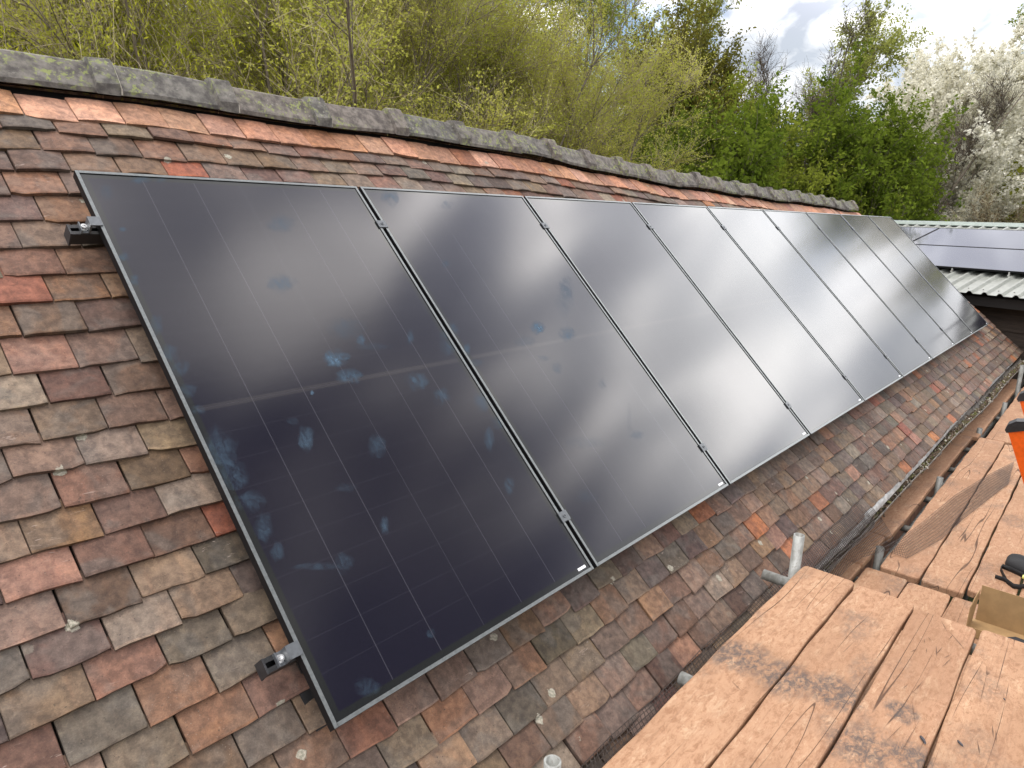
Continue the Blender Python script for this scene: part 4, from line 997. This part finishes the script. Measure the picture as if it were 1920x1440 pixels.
def on_seam(E, e, S, Nn):
    w = ray(1740, 437); t_ = (E + Nn * .115 - CW).dot(Nn) / w.dot(Nn); P = CW + w * t_; return (P - E).dot(e)
def mat_glass2():
    m = NT('panel_glass_plain'); mot = m.noise(m.obj(), 2.5, 3); m.set(m.p.inputs['IOR'], 1.52)
    return m.base(m.mix(mot, (0.010, 0.012, 0.030), (0.016, 0.018, 0.040)), 0.07, 0, 0.80)
M['glass2'] = mat_glass2()
barn2()

# ---------------------------------------------------------------- trees
def unit(a): return a / (np.linalg.norm(a, axis=-1, keepdims=True) + 1e-9)
def branches(R, P, D, L, r0, K, curve, wig, taper=0.35):
    """grow N curved polylines: start P, direction D, length L -> (N,K,3) points and radii"""
    N = len(P); pts = np.zeros((N, K, 3)); pts[:, 0] = P; d = unit(D.copy()); rad = np.zeros((N, K))
    rad[:, 0] = r0
    for k in range(1, K):
        d = unit(d + curve * np.array([0, 0, 1.0]) / K + R.normal(size=(N, 3)) * wig)
        pts[:, k] = pts[:, k - 1] + d * (L / (K - 1))[:, None]; rad[:, k] = r0 * (1 - (1 - taper) * k / (K - 1))
    return pts, rad
def spawn(R, pts, rad, n, t0, t1, ang, up):
    N, K, _ = pts.shape; w = np.linalg.norm(pts[:, -1] - pts[:, 0], axis=1); i = R.choice(N, n, p=w / w.sum()); t = R.uniform(t0, t1, n) * (K - 1); k = np.minimum(t.astype(int), K - 2); f = (t - k)[:, None]
    P = pts[i, k] * (1 - f) + pts[i, k + 1] * f; d = unit(pts[i, k + 1] - pts[i, k]); q = unit(np.cross(d, R.normal(size=(n, 3))))
    a = R.uniform(ang[0], ang[1], n)[:, None]; D = d * np.cos(a) + q * np.sin(a); D[:, 2] += up
    r = rad[i, k] * (1 - f[:, 0]) + rad[i, k + 1] * f[:, 0]
    return P, unit(D), r
def prism_mesh(name, sets, mat, parent, off, smooth=True):
    V, F = [], []; b = 0
    for pts, rad, S in sets:
        N, K, _ = pts.shape; d = unit(np.gradient(pts, axis=1)); a = unit(np.cross(d, np.array([0.31, 0.17, 0.93]))); c = np.cross(d, a)
        th = np.arange(S) * 2 * np.pi / S
        ring = pts[:, :, None, :] + rad[:, :, None, None] * (a[:, :, None, :] * np.cos(th)[None, None, :, None] + c[:, :, None, :] * np.sin(th)[None, None, :, None])
        V.append(ring.reshape(-1, 3)); idx = b + np.arange(N * K * S).reshape(N, K, S)
        A_ = idx[:, :-1, :]; B_ = idx[:, 1:, :]
        F.append(np.stack([A_, np.roll(A_, -1, 2), np.roll(B_, -1, 2), B_], -1).reshape(-1, 4)); b += N * K * S
    return raw_mesh(name, np.concatenate(V) - off, np.concatenate(F), mat, parent, None, smooth)
def raw_mesh(name, V, F, mat, parent, tone=None, smooth=False):
    me = bpy.data.meshes.new(name); n, q = F.shape
    me.vertices.add(len(V)); me.vertices.foreach_set('co', V.astype(np.float32).ravel())
    me.loops.add(n * q); me.loops.foreach_set('vertex_index', F.astype(np.int32).ravel())
    me.polygons.add(n); me.polygons.foreach_set('loop_start', np.arange(0, n * q, q, dtype=np.int32)); 
    me.update(calc_edges=True)
    if smooth: me.polygons.foreach_set('use_smooth', np.ones(n, bool))
    if tone is not None:
        at = me.attributes.new('tone', 'FLOAT', 'FACE'); at.data.foreach_set('value', tone.astype(np.float32))
    me.materials.append(mat); o = bpy.data.objects.new(name, me); C.objects.link(o)
    if parent is not None: o.parent = parent
    return o
def leaves(R, name, P, size, asp, mat, parent, off, clump, hang=0.0):
    N = len(P); a = unit(R.normal(size=(N, 3)) - np.array([0, 0, hang])); b = unit(np.cross(a, R.normal(size=(N, 3)))); s = size * R.uniform(.55, 1.35, (N, 1))
    V = np.stack([P - a * s, P + b * s * asp, P + a * s, P - b * s * asp], 1).reshape(-1, 3) - off
    tone = np.clip(0.5 + 0.38 * np.sin(P[:, 0] * clump + 1.3 * np.sin(P[:, 2] * clump * 1.3)) * np.sin(P[:, 1] * clump * .9 + P[:, 2] * clump * 1.1) + R.normal(0, .2, N), 0, 1)
    return raw_mesh(name, V, np.arange(4 * N).reshape(-1, 4), mat, parent, tone)

GROUND = -4.6
def tree(name, label, cat, group, px, dist, height, spread, seed, leafmat, n_limb=22, n_br=260, n_tw=3200, n_leaf=22000, lsize=0.03, asp=0.5, trunk_r=0.14, first=0.2, limb_ang=(.5, 1.0), up=0.35, droop=0.0, tw_len=0.55, twigmat='twig', barkmat='bark', jit=0.05, tw_r=0.0035, clump=2.0, hang=0, stems=1, py=400):
    R = np.random.RandomState(seed); d = ray(px, py); d = d[:2] / np.linalg.norm(d[:2]); base = np.array([CW[0] + d[0] * dist, CW[1] + d[1] * dist, GROUND])
    t = thing(name, label, cat, tuple(base), None, group)
    P = np.repeat(base[None], stems, 0) + np.c_[R.normal(0, .18 * (stems > 1), (stems, 2)), np.zeros(stems)]
    D = np.c_[R.normal(0, .05 + .14 * (stems > 1), (stems, 2)), np.ones(stems)]
    tp, tr = branches(R, P, D, np.full(stems, height * .93), np.full(stems, trunk_r), 12, 0.1, 0.05, 0.12)
    P, D, r = spawn(R, tp, tr, n_limb, first, .97, limb_ang, up)
    hfrac = (P[:, 2] - GROUND) / height; L = spread * (1.15 - 0.75 * hfrac) * R.uniform(.7, 1.15, n_limb)
    lp, lr = branches(R, P, D, L, np.maximum(r * .5, .012), 8, 0.5 if droop == 0 else 0.15, 0.09, 0.25)
    P, D, r = spawn(R, lp, lr, n_br, .12, 1.0, (.35, 1.0), .12)
    bp, br = branches(R, P, D, spread * .38 * R.uniform(.5, 1.2, n_br), np.maximum(r * .5, .006), 6, 0.3 - droop, 0.13, 0.35)
    P, D, r = spawn(R, bp, br, n_tw, .1, 1.0, (.3, 1.1), .05 - droop * .3)
    tpn, trn = branches(R, P, D, tw_len * R.uniform(.4, 1.3, n_tw), np.full(n_tw, tw_r), 5, 0.15 - droop * 2.2, 0.16, 0.4)
    prism_mesh('trunk', [(tp, tr, 9)], M[barkmat], t, base); prism_mesh('limbs', [(lp, lr, 6), (bp, br, 4)], M[barkmat], t, base)
    tw = prism_mesh('twigs', [(tpn, trn, 3)], M[twigmat], t, base); tw['kind'] = 'stuff'
    if n_leaf:
        i = R.randint(0, n_tw, n_leaf); tt = R.uniform(.1, 1.0, n_leaf) * 4; k = np.minimum(tt.astype(int), 3); f = (tt - k)[:, None]
        Q = tpn[i, k] * (1 - f) + tpn[i, k + 1] * f + R.normal(0, jit, (n_leaf, 3))
        leaves(R, 'crown', Q, lsize, asp, leafmat, t, base, clump, hang)
    return t
LM = dict(
    willow=mat_leaf('willow_leaf', (0.66, 0.66, 0.075), (0.48, 0.52, 0.05), .5), olive=mat_leaf('bud_leaf', (0.56, 0.55, 0.13), (0.38, 0.41, 0.07), .5), yel=mat_leaf('pale_leaf', (0.38, 0.40, 0.11), (0.28, 0.31, 0.075), .5),
    dark=mat_leaf('olive_leaf', (0.19, 0.17, 0.032), (0.11, 0.115, 0.020), .4), green=mat_leaf('hawthorn_leaf', (0.19, 0.25, 0.030), (0.085, 0.13, 0.016), .45), blossom=mat_leaf('blossom', (0.88, 0.86, 0.76), (0.62, 0.60, 0.48), .4),
    bgreen=mat_leaf('bright_leaf', (0.28, 0.32, 0.045), (0.17, 0.21, 0.028), .45), brown=mat_leaf('dry_stems', (0.14, 0.085, 0.04), (0.07, 0.052, 0.022), .2))
GW = 'yellow green willows behind the roof'; GB = 'budding bushes behind the roof'; GG = 'green hawthorns beyond the far end of the roof'
tree('willow_tree', 'drooping yellow green willow at the far left edge above the roof ridge', 'willow', GW, 30, 9.0, 9.0, 2.6, 101, LM['willow'], n_limb=30, n_br=420, n_tw=5200, n_leaf=130000, lsize=.026, asp=.24, droop=.9, tw_len=1.9, hang=1.2, twigmat='twig', jit=.03, trunk_r=.2)
tree('willow_tree', 'bright yellow green willow showing through the bushes left of the picture middle', 'willow', GW, 560, 15.0, 11.0, 5.0, 102, LM['willow'], n_limb=34, n_br=460, n_tw=5200, n_leaf=120000, lsize=.045, asp=.28, droop=.9, tw_len=1.9, hang=1.2, jit=.05, trunk_r=.2)
tree('willow_tree', 'tall loose willow behind the roof middle, reaching out of the top of the picture', 'willow', GW, 900, 18.0, 12.5, 4.6, 103, LM['willow'], n_limb=30, n_br=400, n_tw=4000, n_leaf=66000, lsize=.048, asp=.3, droop=.8, tw_len=1.8, hang=.9, jit=.05, trunk_r=.2)
bl = ['tan budding bush with pale bare twigs near the left end of the ridge', 'tan budding bush with tangled twigs above the first panel', 'olive bush full of small buds above the gap between first and second panels', 'dense pale twiggy bush over the middle of the ridge', 'pale twiggy bush leaning right over the middle of the ridge', 'low twiggy bush just left of the dark olive tree']
for i, (px, ds, hh, sp) in enumerate(((260, 9.8, 8.0, 2.3), (400, 9.2, 7.8, 2.7), (640, 9.6, 8.0, 2.8), (800, 10.5, 8.2, 2.8), (965, 11.6, 7.6, 2.8), (1085, 13.0, 6.8, 2.3))):
    tree('budding_bush', bl[i], 'bush', GB, px, ds, hh, sp, 120 + i, LM['olive'], n_limb=46, n_br=520, n_tw=10000, n_leaf=150000, lsize=.0165, asp=.5, trunk_r=.05, first=.12, stems=5, tw_len=.5, limb_ang=(.3, .9), tw_r=.0034, jit=.025)
tree('willow_tree', 'slim green willow with hanging tips left of the blue patch of sky', 'willow', GW, 1050, 18.0, 10.5, 2.2, 130, LM['bgreen'], n_limb=26, n_br=300, n_tw=3000, n_leaf=44000, lsize=.042, asp=.3, droop=.6, tw_len=1.0, hang=.8, jit=.04)
tree('olive_tree', 'dark olive brown tree with a pointed top under the blue patch of sky', 'tree', None, 1218, 20.0, 8.7, 3.3, 140, LM['dark'], n_limb=70, n_br=900, n_tw=9500, n_leaf=150000, lsize=.045, asp=.5, trunk_r=.16, twigmat='twig_dark', up=.15, limb_ang=(.7, 1.2))
tree('pale_tree', 'thin airy tree with pale yellow leaves against the white sky', 'tree', None, 1400, 26.0, 11.6, 3.0, 141, LM['yel'], n_limb=24, n_br=240, n_tw=3400, n_leaf=26000, lsize=.05, asp=.5, trunk_r=.10, twigmat='twig_dark', up=.5, stems=2, first=.4)
for i, (px, hh, l) in enumerate(((1480, 11.2, 'bare brown tree left of its pair against the white sky'), (1560, 11.0, 'bare brown tree right of its pair, just left of the blossom tree'))):
    tree('bare_tree', l, 'tree', 'bare brown trees against the sky', px, 26.0, hh, 2.2, 150 + i, LM['brown'], n_limb=26, n_br=300, n_tw=4200, n_leaf=2500, lsize=.03, asp=.4, trunk_r=.10, twigmat='twig_dark', up=.6, stems=2, tw_r=.006, first=.35)
gl = ['dark green hawthorn low behind the roof below the olive tree', 'bright green hawthorn behind the far part of the ridge', 'tall bright green hawthorn right of the pale airy tree', 'green hawthorn beside the blossom tree', 'low yellow green hawthorn over the end of the ridge']
for i, (px, ds, hh, sp) in enumerate(((1205, 16.0, 5.7, 2.3), (1370, 18.5, 6.0, 2.9), (1530, 22.5, 7.1, 3.6), (1625, 25.0, 7.0, 2.8), (1465, 21.0, 6.2, 3.6))):
    tree('hawthorn_bush', gl[i], 'bush', GG, px, ds, hh, sp, 160 + i, LM['green'] if i != 4 else LM['bgreen'], n_limb=50, n_br=620, n_tw=5500, n_leaf=62000, lsize=.058, asp=.5, trunk_r=.09, first=.05, stems=3, twigmat='twig_dark', limb_ang=(.4, 1.2), clump=2.6)
tree('blossom_tree', 'white blossoming tree at the right edge above the metal roofed barn', 'tree', None, 1832, 33.0, 9.8, 5.0, 170, LM['blossom'], n_limb=66, n_br=900, n_tw=12000, n_leaf=260000, lsize=.055, asp=.8, trunk_r=.11, first=.05, stems=3, twigmat='twig_dark', limb_ang=(.4, 1.1), jit=.045, clump=3.2)
tree('blossom_tree', 'lower white blossoming bush just over the barn ridge', 'tree', None, 1790, 29.0, 7.6, 4.4, 171, LM['blossom'], n_limb=40, n_br=480, n_tw=5500, n_leaf=130000, lsize=.05, asp=.8, trunk_r=.07, first=.05, stems=3, twigmat='twig_dark', limb_ang=(.4, 1.1), jit=.045, clump=3.2)
tree('tall_tree', 'tall fresh green tree behind the blossom in the top right corner', 'tree', None, 1845, 39.0, 13.6, 4.8, 172, LM['bgreen'], n_limb=34, n_br=420, n_tw=5000, n_leaf=80000, lsize=.065, asp=.4, trunk_r=.13, first=.3, stems=2, twigmat='twig_dark', up=.6)
tree('brown_thicket', 'brown dry thicket under the blossom at the right edge', 'bush', None, 1925, 27.0, 5.2, 1.8, 173, LM['brown'], n_limb=40, n_br=400, n_tw=5000, n_leaf=14000, lsize=.03, asp=.4, trunk_r=.05, first=.05, stems=6, twigmat='twig', tw_r=.005)
# trees outside the picture on the right that the last panel mirrors
tree('screen_tree', 'dark olive tree outside the picture to the right, mirrored in the last panel', 'tree', 'trees beyond the right edge', 2165, 42.0, 10.6, 2.0, 180, LM['dark'], n_limb=40, n_br=420, n_tw=3000, n_leaf=52000, lsize=.07, asp=.6, trunk_r=.2, twigmat='twig_dark')
tree('screen_tree', 'broad low olive tree further outside the picture to the right', 'tree', 'trees beyond the right edge', 2500, 27.0, 5.6, 2.6, 181, LM['dark'], n_limb=40, n_br=420, n_tw=3000, n_leaf=42000, lsize=.07, asp=.6, trunk_r=.2, twigmat='twig_dark')
tree('screen_tree', 'low green tree well outside the picture to the right, seen only mirrored', 'tree', 'trees beyond the right edge', 3000, 27.0, 5.6, 2.6, 182, LM['green'], n_limb=40, n_br=420, n_tw=3000, n_leaf=42000, lsize=.07, asp=.6, trunk_r=.2, twigmat='twig_dark')
# far wood that closes the view under the crowns
def wood():
    R = np.random.RandomState(5); N = 190000; az = R.uniform(math.radians(-25), math.radians(105), N); ds = R.uniform(30, 44, N)
    hi = np.clip((az - math.radians(36)) / math.radians(10), 0, 1); top = -4.6 + 6.4 + 6.4 * hi + 1.0 * np.sin(az * 14) + .8 * np.sin(az * 37 + 1); z = -4.6 + (top + 4.6) * R.uniform(0, 1, N) ** .8
    P = np.c_[CW[0] + ds * np.cos(az), CW[1] + ds * np.sin(az), z]
    o = leaves(R, 'far_wood', P, .16, .6, mat_leaf('far_leaf', (0.40, 0.41, 0.06), (0.22, 0.26, 0.035), .45), None, np.array([20, 20, -4.6.__float__()]), .5)
    o.location = (20, 20, -4.6); tag(o, 'dark mass of woodland far behind the nearer trees', 'woodland', kind='stuff')
wood()
print('objects', len(bpy.data.objects), 'faces', sum(len(m.polygons) for m in bpy.data.meshes))
